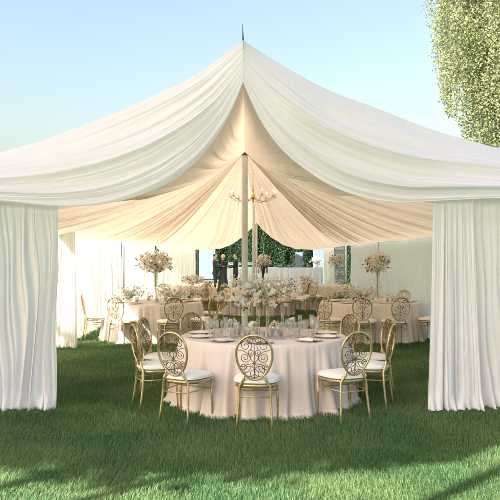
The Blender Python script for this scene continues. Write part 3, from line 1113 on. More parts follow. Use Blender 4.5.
# ------------------------------------------------------------------ flowers
def rose(b, c, r, mi, rr):
    """a small layered bloom"""
    ax = Vector((rr.uniform(-1, 1), rr.uniform(-1, 1), rr.uniform(0.1, 1))).normalized()
    q = ax.to_track_quat('Z', 'Y')
    c = Vector(c)
    for ring, (np_, tilt, rad, hgt) in enumerate([(6, 0.85, 1.0, 0.02), (5, 0.52, 0.76, 0.20), (4, 0.22, 0.46, 0.30)]):
        off = rr.uniform(0, 6)
        for k in range(np_):
            a = off + 2 * PI * k / np_
            wv = 0.80
            lines = []
            for (fr, wd_) in ((0.12, .35), (0.6, 1.0), (1.0, 0.62)):
                z = hgt * r + r * 0.75 * fr * math.cos(tilt) * (1 if fr < .9 else .96)
                ro = r * (0.10 + rad * fr * math.sin(max(tilt, .3)) / math.sin(1.0))
                for sgn in (-1, 0, 1):
                    aa = a + sgn * wv * wd_ * 0.75
                    p = Vector((ro * math.cos(aa), ro * math.sin(aa), z + (0.06 * r if sgn == 0 and fr > .5 else 0)))
                    lines.append(c + q @ p)
            b.add(lines, [(0, 1, 4, 3), (1, 2, 5, 4), (3, 4, 7, 6), (4, 5, 8, 7)], mi)


def spray_leaves(pts, size, name, parent, seed):
    r = np.random.default_rng(seed)
    b = MB()
    for p in pts:
        d = Vector(r.normal(0, 1, 3)).normalized()
        s = d.cross(Vector(r.normal(0, 1, 3))).normalized()
        L_ = size * r.uniform(.6, 1.4)
        p = Vector(p)
        nz = d.cross(s) * L_ * 0.12
        b.add([p, p + d * L_ * .5 + s * L_ * .22, p + d * L_, p + d * L_ * .5 - s * L_ * .22, p + d * L_ * .5 + nz], [(0, 1, 4), (1, 2, 4), (2, 3, 4), (3, 0, 4)])
    return b.build(name, M['green'], parent)


PALETTE = [M['petal'], M['peach'], M['blush'], M['mauve']]


def flower_ball(root, c, rad, n, wts, seed, size=0.04, leaves=60, fill=0.55, lsize=0.07):
    rr = random.Random(seed)
    b = MB()
    lp = []
    for i in range(n):
        z = 1 - 2 * (i + .5) / n
        ph = i * 2.39996
        k = rr.uniform(fill, 1.08)
        if rr.random() < .12: k *= 1.15
        s = math.sqrt(1 - z * z)
        p = (c[0] + rad[0] * k * s * math.cos(ph), c[1] + rad[1] * k * s * math.sin(ph), c[2] + rad[2] * k * z)
        mi = rr.choices(range(4), wts)[0]
        rose(b, p, size * rr.uniform(.6, 1.35), mi, rr)
    b.build('blossoms', PALETTE, root)
    for i in range(leaves):
        d = Vector((rr.gauss(0, 1), rr.gauss(0, 1), rr.gauss(0, 1))).normalized() * rr.uniform(.5, 1.1)
        lp.append((c[0] + rad[0] * d.x, c[1] + rad[1] * d.y, c[2] + rad[2] * d.z))
    spray_leaves(lp, lsize, 'foliage', root, seed)


# front centrepiece: a wide loose cloud of flowers on clear vases
cp = thing('flower_centrepiece', 'wide loose centrepiece of white and peach flowers raised on clear vases, front table', 'flowers', (FX, FY + .12, TOP + .002))
rr = random.Random(77)
b = MB()
for (cx, cz, rx, rz, n, w) in [(-0.32, 0.50, 0.15, 0.11, 16, (4, 3, 2, 1)), (-0.12, 0.52, 0.15, 0.13, 18, (6, 1, 2, 0)), (0.08, 0.57, 0.17, 0.13, 26, (8, .5, 1, 0)), (0.27, 0.50, 0.15, 0.12, 20, (5, 3, 2, .6)),
                            (0.02, 0.42, 0.30, 0.10, 22, (7, 1.5, 2, .3)), (0.22, 0.42, 0.20, 0.10, 18, (4, 3, 2, .6)), (-0.30, 0.40, 0.18, 0.07, 12, (4, 2, 2, 1)), (0.46, 0.46, 0.10, 0.10, 9, (4, 2, 2, .5)), (-0.5, 0.46, 0.08, 0.08, 7, (4, 2, 2, .5))]:
    for i in range(n):
        d = Vector((rr.gauss(0, 1), rr.gauss(0, 1), rr.gauss(0, 1))).normalized() * rr.random() ** .4
        rose(b, (cx + d.x * rx, d.y * 0.20, cz + d.z * rz), rr.uniform(.018, .046), rr.choices(range(4), w)[0], rr)
b.build('blossoms', PALETTE, cp)
# airy white sprays reaching up and out
b = MB()
sb = MB()
for i in range(46):
    a = rr.uniform(0, 2 * PI)
    tilt = rr.uniform(.1, 1.15)
    st = Vector((rr.uniform(-.25, .25), rr.uniform(-.1, .1), 0.45))
    ln = rr.uniform(.22, .42)
    d = Vector((math.cos(a) * math.sin(tilt) * 1.25, math.sin(a) * math.sin(tilt) * .7, math.cos(tilt) * .75))
    e = st + d * ln
    m_ = st + d * ln * .5 + Vector((0, 0, 0.03))
    sb.tube([st, m_, e], [0.0025, 0.002, 0.001], 5)
    for j in range(11):
        f = .35 + .65 * j / 10
        p = st + d * ln * f + Vector((rr.gauss(0, .014), rr.gauss(0, .014), rr.gauss(0, .014) + .03 * math.sin(f * PI)))
        rose(b, p, rr.uniform(.009, .017), 0 if rr.random() < .85 else 2, rr)
b.build('white_sprays', PALETTE, cp)
sb.build('stems', M['stem'], cp)
spray_leaves([(rr.gauss(0, .24), rr.gauss(0, .12), rr.gauss(.42, .08)) for _ in range(70)], .055, 'foliage', cp, 5)
for (dx, dy, h, r_) in [(-0.24, 0, .36, .022), (-0.06, -.04, .42, .026), (0.06, 0.06, .40, .024), (0.24, 0, .36, .022)]:
    MB().lathe([(r_ * 1.1, 0), (r_ * 1.1, 0.006), (r_ * .8, 0.02), (r_ * .85, h * .5), (r_, h), (r_ * .94, h), (r_ * .78, h * .5), (r_ * .7, 0.024), (0.001, 0.022)], 20, 0, (dx, dy, 0)).build('vase', M['crystal'], cp)

# low bud vases on the front table
for i, (dx, dy, w, lab) in enumerate([(-0.34, -.16, (5, 1, 3, 0), 'small bud vase of white flowers left of the front centrepiece'), (0.14, -.46, (3, 3, 2, 1), 'small bud vase of peach flowers in front of the front centrepiece'),
                                   (0.34, -.06, (4, 3, 2, .5), 'small bud vase of mixed flowers right of the front centrepiece'), (-0.13, -.44, (4, 1, 3, 0), 'small bud vase of blush flowers in front of the front centrepiece')]):
    t_ = thing('bud_vase', lab, 'vase', (FX + dx, FY + dy, TOP + .002))
    MB().lathe([(0.028, 0), (0.034, 0.02), (0.030, 0.06), (0.015, 0.09), (0.018, 0.11), (0.015, 0.11), (0.012, 0.09), (0.001, 0.03)], 16).build('vase', M['crystal'], t_)
    flower_ball(t_, (0, 0, 0.165), (0.06, 0.06, 0.05), 14, w, 200 + i, 0.022, 12, .3, .04)


def tall_arrangement(x, y, label, zc, rad, n, wts, seed, stand='glass', size=0.042):
    t_ = thing('flower_arrangement', label, 'flowers', (x, y, TOP + .002))
    zc = zc - TOP
    zb = zc - rad[2] * .75
    if stand == 'glass':
        MB().lathe([(0.085, 0), (0.085, 0.012), (0.03, 0.03), (0.022, 0.08), (0.028, zb * .5), (0.045, zb), (0.041, zb), (0.024, zb * .5), (0.018, 0.08), (0.001, 0.06)], 20).build('vase', M['crystal'], t_)
        MB().tube([(0.01, 0, 0.07), (-0.006, 0.004, zb * .6), (0, 0, zb + .05)], 0.006, 8).build('stem', M['stem'], t_)
    else:
        MB().lathe([(0.07, 0), (0.07, 0.01), (0.015, 0.03), (0.011, zb * .55), (0.05, zb * .7), (0.075, zb), (0.06, zb + .02), (0.001, zb * .8)], 20).build('vase', M['dark'], t_)
        for k in range(4):
            a = k * PI / 2 + .6
            MB().tube([(0.06 * math.cos(a), 0.06 * math.sin(a), zb), (0.16 * math.cos(a), 0.16 * math.sin(a), zb - .04), (0.17 * math.cos(a), 0.17 * math.sin(a), zb - .2)], 0.012, 6).build('arm', M['dark'], t_)
    flower_ball(t_, (0, 0, zc), rad, n, wts, seed, size, 110, .45)
    return t_


tall_arrangement(-1.98, 14.7, 'tall round arrangement of peach and cream flowers on the left rear table', 1.60, (0.37, 0.34, 0.225), 190, (9, 3, 2, .3), 301)
tall_arrangement(2.70, 14.8, 'tall round arrangement of cream flowers on the right rear table', 1.58, (0.29, 0.28, 0.22), 150, (9, 1.5, 1, .2), 302)
tall_arrangement(0.40, 21.2, 'white flower ball in a dark stand on the middle table, before the thin rear pole', 1.56, (0.22, 0.22, 0.19), 110, (9, .5, 1, 0), 303, 'dark')
tall_arrangement(2.85, 23.2, 'small cream flower ball on the far right table', 1.57, (0.25, 0.24, 0.21), 100, (9, 1, 1, 0), 304)
tall_arrangement(-1.75, 21.4, 'low mound of cream flowers on the far left table', 1.0, (0.36, 0.3, 0.13), 90, (7, 2, 2, .2), 305)


def low_branches(x, y, label, seed, w=.42, h=.28):
    t_ = thing('branch_arrangement', label, 'flowers', (x, y, TOP + .002))
    r2 = random.Random(seed)
    MB().lathe([(0.05, 0), (0.065, 0.03), (0.05, 0.08), (0.045, 0.08), (0.055, 0.03), (0.001, 0.01)], 18).build('bowl', M['crystal'], t_)
    st, bl = MB(), MB()
    for i in range(22):
        a = r2.uniform(0, 2 * PI)
        q = r2.uniform(.3, 1.0)
        e = Vector((math.cos(a) * w * q, math.sin(a) * w * q * .6, .07 + h * r2.uniform(.3, 1)))
        m_ = e * .5 + Vector((0, 0, .07))
        st.tube([(0, 0, .05), m_, e], [.003, .0025, .001], 5)
        for j in range(9):
            f = .3 + .7 * j / 8
            p = Vector((0, 0, .05)) * (1 - f) ** 2 + m_ * 2 * f * (1 - f) + e * f * f
            p += Vector((r2.gauss(0, .02), r2.gauss(0, .02), r2.gauss(0, .02)))
            rose(bl, p, r2.uniform(.014, .03), r2.choices(range(4), (9, 1, 1.2, .05))[0], r2)
    st.build('stems', M['stem'], t_)
    bl.build('blossoms', PALETTE, t_)
    spray_leaves([(r2.gauss(0, w * .5), r2.gauss(0, w * .3), r2.gauss(.16, .06)) for _ in range(46)], .05, 'foliage', t_, seed)


low_branches(-2.52, 14.5, 'loose low spray of white blossom on the left end of the left rear table', 1)
low_branches(-1.60, 14.4, 'loose low spray of white blossom on the right part of the left rear table', 2)
low_branches(-1.28, 14.95, 'loose low spray of white blossom at the right edge of the left rear table', 9)
low_branches(1.90, 14.7, 'loose low spray of white blossom on the left end of the right rear table', 3)
low_branches(2.35, 14.5, 'loose low spray of white blossom just left of the cream flower ball', 4)
low_branches(1.85, 23.0, 'loose low spray of white blossom on the far right table', 5)
low_branches(0.75, 20.9, 'loose low spray of white blossom on the right of the middle table', 6)
low_branches(-0.25, 20.9, 'loose low spray of white blossom on the left of the middle table', 7)

# glasses on the other tables
for nm, cnt, lab in (('left', 16, 'the left rear table'), ('right', 18, 'the right rear table'), ('middle', 12, 'the middle table'), ('far_right', 10, 'the far right table')):
    cx, cy_, r = TABLES[nm]
    for i in range(cnt):
        a = 2 * PI * i / cnt + rng.uniform(-.15, .15)
        q = r * rng.uniform(.48, .66)
        kd = rng.choice(['wine_glass', 'wine_glass', 'champagne_flute', 'water_tumbler'])
        put(kd, cx + q * math.cos(a), cy_ + q * math.sin(a), {'wine_glass': 'clear wine glass on ', 'champagne_flute': 'tall narrow flute on ', 'water_tumbler': 'short clear tumbler on '}[kd] + lab, 'glasses on ' + lab)

for nm, lab, angs in (('left', 'white plate laid on the left rear table', (-60, -20, 21, 55, 95, 140)), ('right', 'white plate laid on the right rear table', (-80, -44, -15, 11, 52, 90))):
    cx, cy_, r = TABLES[nm]
    for a in angs:
        o = copy_tree(plate0)
        o.location = (cx + (r - .21) * math.sin(R(a)), cy_ - (r - .21) * math.cos(R(a)), TOP + .001)
        tag(o, lab, 'plate', lab.replace('white plate laid', 'plates'))
for nm, lab, spots in (('left', 'white candle in a clear cup on the left rear table', ((-.3, -.4), (.1, -.35), (.25, -.1), (-.15, .2))), ('right', 'white candle in a clear cup on the right rear table', ((-.1, -.45), (.3, -.35), (.45, -.1), (-.35, .1)))):
    for (dx, dy) in spots:
        votive(TABLES[nm][0] + dx, TABLES[nm][1] + dy, lab, lab.replace('white candle in a clear cup', 'candles'), .11)

# ------------------------------------------------------------------ chandelier
cc = W(253, 196, 14.2)
zt = lining_z(cc.x, cc.y)
ch = thing('chandelier', 'brass chandelier with curved arms and lit candle bulbs hanging beside the centre pole', 'chandelier', cc)
b = MB()
b.lathe([(0.001, -0.13), (0.02, -0.11), (0.012, -0.08), (0.04, -0.05), (0.05, -0.02), (0.03, 0.02), (0.014, 0.05), (0.022, 0.12), (0.01, 0.16), (0.006, 0.20)], 18)
hub = b.build('hub', M['brass'], ch)
b = MB()
zc = 0.19
k = 0
top_rel = zt - cc.z - 0.02
while zc < top_rel:
    n_ = 12
    pl = (k % 2)
    pts = [((0.011 * math.cos(2 * PI * i / n_)) * (1 - pl), (0.011 * math.cos(2 * PI * i / n_)) * pl, zc + 0.02 * math.sin(2 * PI * i / n_)) for i in range(n_)]
    b.tube(pts, 0.0028, 5, closed=True)
    zc += 0.033
    k += 1
b.build('chain', M['brass'], ch)
for i in range(9):
    a = 2 * PI * i / 9 + .2
    ca, sa = math.cos(a), math.sin(a)
    Rr = 0.46
    pts = []
    for j in range(14):
        f = j / 13
        pts.append((ca * (0.03 + (Rr - .03) * f), sa * (0.03 + (Rr - .03) * f), -0.03 - 0.10 * math.sin(f * PI * .95) + 0.03 * f))
    arm = MB().tube(pts, 0.0062, 7).build('arm', M['brass'], ch)
    e = pts[-1]
    MB().lathe([(0.004, -0.015), (0.035, 0.0), (0.037, 0.008), (0.012, 0.010), (0.012, 0.085), (0.001, 0.087)], 12, 0, e).build('candle_tube', M['candle'], arm)
    MB().lathe([(0.005, 0.085), (0.010, 0.100), (0.009, 0.115), (0.001, 0.140)], 10, 0, e).build('bulb', M['bulb'], arm)
    for j in (4, 8, 12):
        p = pts[j]
        b = MB()
        b.lathe([(.0015, .0), (.0015, -.018), (.006, -.024), (.011, -.036), (.006, -.05), (.001, -.056)], 8, 0, p)
        b.build('crystal_drop', M['crystal'], arm)

# ------------------------------------------------------------------ behind the tent: hedge, stage, bar, screen
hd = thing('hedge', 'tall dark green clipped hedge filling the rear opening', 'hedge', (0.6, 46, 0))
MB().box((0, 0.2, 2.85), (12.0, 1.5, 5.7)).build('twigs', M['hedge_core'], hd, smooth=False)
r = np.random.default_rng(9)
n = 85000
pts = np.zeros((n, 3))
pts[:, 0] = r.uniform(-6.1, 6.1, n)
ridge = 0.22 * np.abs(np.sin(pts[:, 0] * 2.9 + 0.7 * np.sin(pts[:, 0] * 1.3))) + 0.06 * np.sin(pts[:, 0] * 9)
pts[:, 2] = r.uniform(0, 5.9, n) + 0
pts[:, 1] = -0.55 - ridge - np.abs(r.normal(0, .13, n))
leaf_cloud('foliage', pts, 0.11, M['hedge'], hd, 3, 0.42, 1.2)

dk = thing('stage_deck', 'low wooden stage with a dark top at the far left of the rear opening', 'stage', (-2.3, 38.4, 0))
MB().box((0, 0, 0.19), (4.4, 2.4, 0.36), bev=.01).build('skirt', M['deck'], dk, smooth=False)
MB().box((0, 0, 0.395), (4.5, 2.5, 0.05), bev=.01).build('floor', M['navy'], dk, smooth=False)
pn = thing('partition_panel', 'pale blue-grey partition panel standing on the wooden stage', 'panel', (-2.60, 38.7, 0.42))
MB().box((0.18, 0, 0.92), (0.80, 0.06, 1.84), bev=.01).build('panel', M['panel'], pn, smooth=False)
for sx in (-0.29, 0.64):
    MB().box((sx, 0, 0.95), (0.09, 0.10, 1.90), bev=.008).build('post', M['dark'] if sx < 0 else M['screen'], pn, smooth=False)
MB().box((0.18, -.12, 0.03), (0.95, 0.35, 0.05), bev=.008).build('foot', M['dark'], pn, smooth=False)
pn2 = thing('partition_panel', 'pale partition panel behind the right end of the pale bar', 'panel', (4.15, 41.0, 0))
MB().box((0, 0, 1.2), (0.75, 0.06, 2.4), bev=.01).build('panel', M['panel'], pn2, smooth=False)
MB().box((-.41, 0, 1.2), (0.07, 0.09, 2.4), bev=.008).build('post', M['thin_pole'], pn2, smooth=False)
MB().box((.41, 0, 1.2), (0.07, 0.09, 2.4), bev=.008).build('post', M['thin_pole'], pn2, smooth=False)

BAR_D = 36.5
for (x0, x1, lab) in ((227, 262, 'white draped serving table behind the black-suited waiter'), (264, 323, 'long white draped bar in front of the hedge, right of the thin pole')):
    X0, X1 = (x0 - 250) / F * BAR_D, (x1 - 250) / F * BAR_D
    H = CAM_Z - (267.5 - 256) / F * BAR_D
    t_ = thing('bar_table', lab, 'bar', ((X0 + X1) / 2, BAR_D + .35, 0), 0, 'draped bar tables')
    w_ = X1 - X0
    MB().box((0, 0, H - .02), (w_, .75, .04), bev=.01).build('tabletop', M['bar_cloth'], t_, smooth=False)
    per = [(-w_ / 2, .375), (-w_ / 2, -.375), (w_ / 2, -.375), (w_ / 2, .375)]
    nn = 240
    pp = polyline([(-w_ / 2, .36, 0), (-w_ / 2, -.38, 0), (-w_ / 2 + .03, -.40, 0), (w_ / 2 - .03, -.40, 0), (w_ / 2, -.38, 0), (w_ / 2, .36, 0)], nn)
    hh = folds(np.linspace(0, 40, nn), 7, (1.0, 2.3), (1, .4))
    G3 = np.zeros((nn, 8, 3))
    for j in range(8):
        f = j / 7
        G3[:, j, 0] = pp[:, 0] * (1 + .01 * f)
        G3[:, j, 1] = pp[:, 1] - .02 - hh * .06 * f
        G3[:, j, 2] = (H - .012) * (1 - f) + .01
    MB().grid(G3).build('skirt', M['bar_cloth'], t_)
H = CAM_Z - (267.5 - 256) / F * BAR_D


def onbar(px): return ((px - 250) / F * BAR_D, BAR_D + .25, H + .002)


u_ = thing('drinks_cabinet', 'upright blue-grey cabinet standing on the pale bar', 'cabinet', onbar(299.5))
MB().box((0, 0, .40), (.40, .34, .80), bev=.015).build('body', M['bluebox'], u_, smooth=False)
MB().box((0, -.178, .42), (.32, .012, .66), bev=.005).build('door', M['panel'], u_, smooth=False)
MB().box((.12, -.19, .42), (.02, .02, .16), bev=.004).build('handle', M['dark'], u_, smooth=False)
for px, lab in ((281, 'dark serving tray left of the blue-grey cabinet on the bar'), (289.5, 'dark serving tray touching the left side of the blue-grey cabinet'), (308.5, 'dark serving tray between the cabinet and the white flowers')):
    t_ = thing('serving_tray', lab, 'tray', onbar(px))
    MB().lathe([(0.001, 0.01), (0.15, 0.01), (0.19, 0.05), (0.20, 0.05), (0.17, 0), (0.001, 0)], 24).build('dish', M['dark'], t_)
    MB().lathe([(0.15, 0.03), (0.12, 0.10), (0.05, 0.13), (0.001, 0.135)], 20).build('lid', M['bluebox'], t_)
t_ = thing('flower_arrangement', 'white flowers in a pale vase at the right end of the bar', 'flowers', onbar(317))
MB().lathe([(0.08, 0), (0.11, .08), (0.07, .20), (0.06, .20), (0.001, .1)], 18).build('vase', M['china'], t_)
flower_ball(t_, (0, 0, .36), (.27, .25, .22), 80, (8, 1, 1, 0), 401, .06, 40, .3, .1)
for i in range(9):
    put('wine_glass', onbar(229 + i * 1.35)[0], BAR_D + .15 + .12 * (i % 3), 'wine glass in the row standing on the serving table by the waiter', 'glasses on the serving table', z=H, sc=1.3)
for i in range(6):
    put('wine_glass', onbar(246 + i * 1.4)[0], BAR_D + .15 + .1 * (i % 2), 'wine glass right of the waiter on the serving table', 'glasses on the serving table', z=H, sc=1.3)

sc_ = thing('scroll_screen', 'narrow grey screen with white scrollwork seen through the gap in the right wall', 'screen', (3.62, 28.2, 0))
MB().box((0, .02, 1.12), (.46, .03, 2.2), bev=.005).build('panel', M['screen'], sc_, smooth=False)
b = MB()
for i in range(6):
    for sx in (-1, 1):
        b.tube([(sx * x * 2.0 + sx * .01, -.012, .35 + i * .34 + (z) * 2.0) for x, z in spiral(.045, 0, .045, .008, PI, 1.5 * (1 if i % 2 else -1), 22)], .013, 5)
b.build('scrollwork', M['thin_pole'], sc_)
b = MB()
for sx in (-.25, .25):
    b.box((sx, 0, 1.12), (.04, .06, 2.24), bev=.005)
b.box((0, 0, 2.22), (.46, .06, .04), bev=.005)
b.box((0, 0, .03), (.46, .06, .06), bev=.005)
b.build('frame', M['screen'], sc_, smooth=False)

# ------------------------------------------------------------------ tree behind the tent, right
TX, TY = 9.75, 24.5
tr = thing('poplar_tree', 'pale green columnar poplar with dense upswept branches behind the tent on the right', 'tree', (TX, TY, 0))
r = np.random.default_rng(21)
b = MB()
b.tube([(0, 0, 0), (0.05, 0, 3), (0, .05, 7), (0, 0, 15.5)], [.32, .26, .18, .03], 12)
plumes = []
for i in range(84):
    a = r.uniform(0, 2 * PI) if i < 70 else r.uniform(2.6, 5.6)
    q = r.uniform(.1, 1.0) ** .6
    z0 = 4.6 + 1.5 * q * max(0, -math.cos(a)) - .9 * max(0, math.cos(a)) + (r.uniform(0, 8.5) if i < 70 else r.uniform(-.3, 2.2))
    ln = r.uniform(3.0, 4.8)
    rad = 3.0 * q * min(1, .80 + .1 * (z0 - 4))
    base = np.array([math.cos(a) * rad, math.sin(a) * rad, z0 + .9 * (1 - q)])
    tip = np.array([math.cos(a) * (rad + .35), math.sin(a) * (rad + .35), z0 + ln])
    plumes.append((base, tip + np.array([r.normal(0, .18), r.normal(0, .18), 0]), r.uniform(.36, .66)))
    b.tube([(0, 0, max(3.4, z0 - .5)), tuple(base * np.array([.6, .6, 1]) + np.array([0, 0, .1])), tuple(base + (tip - base) * .3), tuple(base + (tip - base) * .85)], [.02, .018, .012, .006], 5)
for (bx, by, bz, tx, ty, tz) in ((-2.5, -1.2, 5.9, -2.85, -1.3, 9.6), (-2.1, -1.5, 5.2, -2.5, -1.5, 8.4), (-1.6, -1.8, 4.6, -1.9, -2.0, 8.0), (-2.9, -.6, 6.8, -3.1, -.7, 10.6)):
    plumes.append((np.array([bx, by, bz]), np.array([tx, ty, tz]), .55))
    b.tube([(0, 0, bz - 1.0), (bx * .6, by * .6, bz - .2), (bx, by, bz + .3), (tx, ty, tz - .6)], [.02, .018, .012, .006], 5)
b.build('trunk', M['bark'], tr)
pts = []
for (base, tip, w) in plumes:
    n = 2900
    f = r.uniform(-.06, 1.05, n)
    prof = np.clip(np.sin(np.clip((f + .12) / 1.2, 0, 1) * PI), .02, 1) ** .6
    d = r.normal(0, 1, (n, 3))
    d /= np.linalg.norm(d, axis=1)[:, None]
    rad = (w * prof * r.uniform(.45, 1.0, n) ** .5)[:, None]
    # small lumps along the plume
    rad *= (1 + .38 * np.sin(f * 17 + d[:, 0] * 3) * np.sin(d[:, 1] * 5 + f * 9))[:, None]
    p = base + (tip - base) * f[:, None] + d * rad
    pts.append(p)
pts = np.concatenate(pts)
leaf_cloud('crown', pts, 0.080, M['tree'], tr, 31, 0.6, 0.6)


# unseen trees added on the near side to shade the grass and the tent's front
def shade_tree():
    root = thing('broadleaf_tree', 'unseen leafy tree added on the near side of the lawn to shade the grass', 'tree', (0, 0, 0), 0, 'trees shading the lawn')
    b = MB()
    b.tube([(0, 0, 0), (.06, .02, 4), (0, .05, 8), (.05, 0, 14)], [.075, .075, .06, .02], 12)
    q = np.random.default_rng(77)
    P_ = []
    for i in range(60):
        a = q.uniform(0, 2 * PI)
        zz = q.uniform(0, 1)
        rad = 2.4 * math.sqrt(max(.05, 1 - (2 * zz - 1) ** 2)) * q.uniform(.45, 1)
        c = np.array([math.cos(a) * rad, math.sin(a) * rad * .55, 8.8 + 5.0 * zz])
        b.tube([(0, 0, max(5.5, c[2] - 1.6)), tuple(c * np.array([.6, .6, 1]) - np.array([0, 0, .4])), tuple(c)], [.06, .04, .015], 6)
        d = q.normal(0, 1, (260, 3))
        d /= np.linalg.norm(d, axis=1)[:, None]
        P_.append(c + d * (q.uniform(.55, .95) * q.uniform(.3, 1, 260) ** .5)[:, None])
    b.build('trunk', M['bark'], root)
    leaf_cloud('crown', np.concatenate(P_), 0.26, M['shade_leaf'], root, 41, 0.6, 0.2)
    return root


st0 = shade_tree()
for i, (x, y, rz, sc) in enumerate([(-18.2, -1.6, 0, 1.0), (-15.4, -1.2, 1.1, 1.03), (-12.6, -1.9, 2.3, .98), (-11.2, -2.6, .9, 1.0), (-9.8, -1.4, 3.3, 1.02), (-8.4, -2.5, 2.0, 1.0), (-7.0, -1.7, 4.4, .99), (-4.2, -1.3, 5.2, 1.01), (-1.4, -1.9, .6, 1.0), (1.4, -1.5, 1.9, 1.02)]):
    o = st0 if i == 0 else copy_tree(st0)
    o.location = (x, max(y, -2.1) + .75, 0)
    o.rotation_euler = (0, 0, PI * (i % 2) + .1 * math.sin(rz))
    o.scale = (sc, sc, sc)

# ------------------------------------------------------------------ people
def skin_body(name, joints, edges, root_i=0, sub=2):
    me = bpy.data.meshes.new(name)
    me.from_pydata([j[:3] for j in joints], edges, [])
    o = bpy.data.objects.new(name, me)
    COL.objects.link(o)
    o.modifiers.new('skin', 'SKIN')
    for i, j in enumerate(joints):
        sv = me.skin_vertices[0].data[i]
        rr_ = j[3] if isinstance(j[3], tuple) else (j[3], j[3])
        sv.radius = rr_
        sv.use_root = (i == root_i)
    s = o.modifiers.new('sub', 'SUBSURF')
    s.levels = s.render_levels = sub
    dg = bpy.context.evaluated_depsgraph_get()
    dg.update()
    m2 = bpy.data.meshes.new_from_object(o.evaluated_get(dg))
    COL.objects.unlink(o)
    bpy.data.objects.remove(o)
    return m2


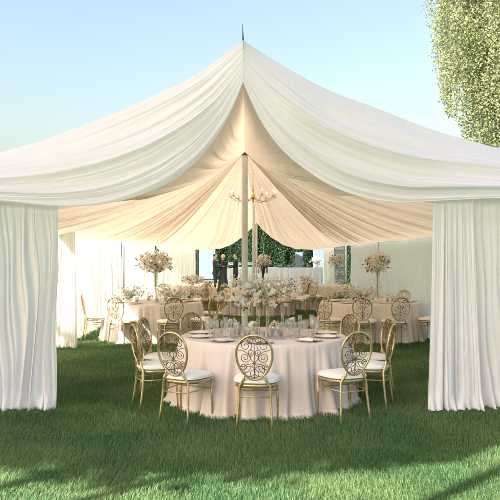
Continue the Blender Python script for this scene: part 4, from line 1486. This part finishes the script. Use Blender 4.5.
def person(x, y, face, label, pose, hair, dress=False, h=1.0):
    """face as for chairs; pose gives elbow and hand of each arm in body space (x right, y ahead)"""
    root = thing('person', label, 'person', (x, y, 0), -face, 'people standing by the bar')
    root.scale = (h, h, h)
    J, E = [], []

    def add(p, r_, par=None):
        J.append((p[0], p[1], p[2], r_))
        if par is not None: E.append((par, len(J) - 1))
        return len(J) - 1
    pel = add((0, 0, .95), (.155, .11))
    wa = add((0, .01, 1.10), (.14, .105), pel)
    che = add((0, 0, 1.30), (.175, .12), wa)
    sh = add((0, -.01, 1.44), (.12, .085), che)
    nk = add((0, .0, 1.53), .058, sh)
    hd1 = add((0, .02, 1.61), (.082, .092), nk)
    hd2 = add((0, .015, 1.70), (.092, .112), hd1)
    add((0, .01, 1.765), (.058, .072), hd2)
    for sx in (-1, 1):
        el, ha = pose[0 if sx < 0 else 1]
        s1 = add((sx * .19, -.01, 1.42), .062, sh)
        e1 = add(el, .046, s1)
        wv = Vector(ha) - Vector(el)
        w1 = add(ha, .034, e1)
        dn = wv.normalized()
        side = dn.cross(Vector((0, 0, 1)))
        side = side.normalized() if side.length > .1 else Vector((1, 0, 0))
        pm = Vector(ha) + dn * .07
        p1 = add(pm, (.036, .022), w1)
        for k in range(4):
            off = side * (.027 - .018 * k)
            f1 = add(pm + off + dn * .035, .0095, p1)
            add(pm + off + dn * (.075 - .008 * abs(k - 1.3)) + Vector((0, 0, -.012)), .008, f1)
        th = add(Vector(ha) + dn * .035 + side * .045, .011, w1)
        add(Vector(ha) + dn * .07 + side * .058, .009, th)
        hp = add((sx * .095, 0, .88), .098, pel)
        kn = add((sx * .105, .02, .49), .062, hp)
        an = add((sx * .11, -.02, .09), .044, kn)
        ft = add((sx * .115, .07, .045), (.042, .038), an)
        add((sx * .12, .17, .034), (.036, .028), ft)
    me = skin_body('body', J, E)
    for m_ in (M['suit'], M['skin'], M['shirt']):
        me.materials.append(m_)
    for p in me.polygons:
        c = p.center
        mi = 0
        if c.z > 1.53: mi = 1
        for ar in pose:
            if (c - Vector(ar[1])).length < .17 and c.z > .6 and (Vector(ar[0]) - c).length > (Vector(ar[0]) - Vector(ar[1])).length * .92: mi = 1
        if not dress and c.z <= 1.545 and c.z > 1.12 and c.y > .05 and abs(c.x) < .075 * (c.z - 1.05) / .4: mi = 2
        p.material_index = mi
        p.use_smooth = True
    body = bpy.data.objects.new('body', me)
    COL.objects.link(body)
    body.parent = root
    # face and ears
    b = MB()
    b.ball((0, .098, 1.655), .016, 8, 6, sc=(.8, 1.1, 1.5))
    for sx in (-1, 1):
        b.ball((sx * .078, .01, 1.66), .022, 8, 6, sc=(.5, .8, 1.4))
    b.ball((0, .086, 1.610), .016, 8, 6, sc=(1.5, .5, .45))
    b.build('face', M['skin'], root)
    b = MB()
    for sx in (-1, 1):
        b.ball((sx * .030, .090, 1.684), .008, 8, 6)
    b.build('eyes', M['dark'], root)
    b = MB()
    # hair cap
    n1, n2 = 20, 10
    P = np.zeros((n1, n2, 3))
    for i in range(n1):
        a = 2 * PI * i / n1
        for j in range(n2):
            th = j / (n2 - 1) * (1.75 if not dress else 2.1)
            front = max(0, math.sin(a))
            th2 = th * (1 - .42 * front)
            P[i, j] = (.076 * math.sin(th2) * math.cos(a) * (1.25 if dress else 1), -.006 + .092 * math.sin(th2) * math.sin(a) * (1.12 if dress else 1), 1.695 + .092 * math.cos(th2) - (.10 * max(0, th - 1.5) if dress else 0))
    b.grid(P, closed_u=True)
    b.build('hair', hair, root)
    if dress:
        A = np.linspace(0, 2 * PI, 60, endpoint=False)
        zs = np.linspace(1.12, .04, 14)
        G4 = np.zeros((60, 14, 3))
        for j, z in enumerate(zs):
            f = (1.12 - z) / 1.1
            rx = .108 + .20 * f ** .8 + .018 * f * np.sin(A * 9)
            ry = .082 + .20 * f ** .8 + .018 * f * np.sin(A * 9)
            G4[:, j] = np.stack([rx * np.cos(A), ry * np.sin(A), np.full(60, z)], 1)
        MB().grid(G4, closed_u=True).build('skirt', M['suit'], root)
    else:
        b = MB()
        for sx in (-1, 1):  # jacket hem and lapels
            b.tube([(sx * .05, .055, 1.50), (sx * .075, .088, 1.36), (sx * .025, .092, 1.16)], [.012, .018, .010], 6)
        A = np.linspace(0, 2 * PI, 40, endpoint=False)
        G4 = np.zeros((40, 6, 3))
        for j, z in enumerate(np.linspace(1.12, .82, 6)):
            f = (1.12 - z) / .3
            G4[:, j] = np.stack([(.112 + .056 * f) * np.cos(A), (.084 + .052 * f) * np.sin(A), np.full(40, z)], 1)
        b.grid(G4, closed_u=True)
        b.build('jacket', M['suit'], root)
        b = MB()
        b.box((0, .098, 1.31), (.035, .012, .30), bev=.004)
        if True: b.build('tie', M['suit'], root)
    return root


PD = 33.6
px2x = lambda px: (px - 250) / F * PD
person(px2x(215), PD, R(80), 'man in a black suit facing a fair-haired woman, left of the waiter', (((-.26, .05, 1.17), (-.20, .30, 1.16)), ((.26, .06, 1.17), (.14, .32, 1.20))), M['hair_dark'], h=1.03)
person(px2x(223), PD + .1, R(-80), 'fair-haired woman in a black dress facing the man in the black suit', (((-.24, .06, 1.17), (-.14, .30, 1.24)), ((.24, .06, 1.17), (.12, .32, 1.26))), M['hair_fair'], dress=True, h=1.02)
person(px2x(235.5), PD + .5, R(-75), 'waiter in a black suit and white shirt standing before the serving table', (((-.26, .03, 1.16), (-.22, .28, 1.12)), ((.27, .02, 1.16), (.22, .27, 1.14))), M['hair_dark'], h=1.04)
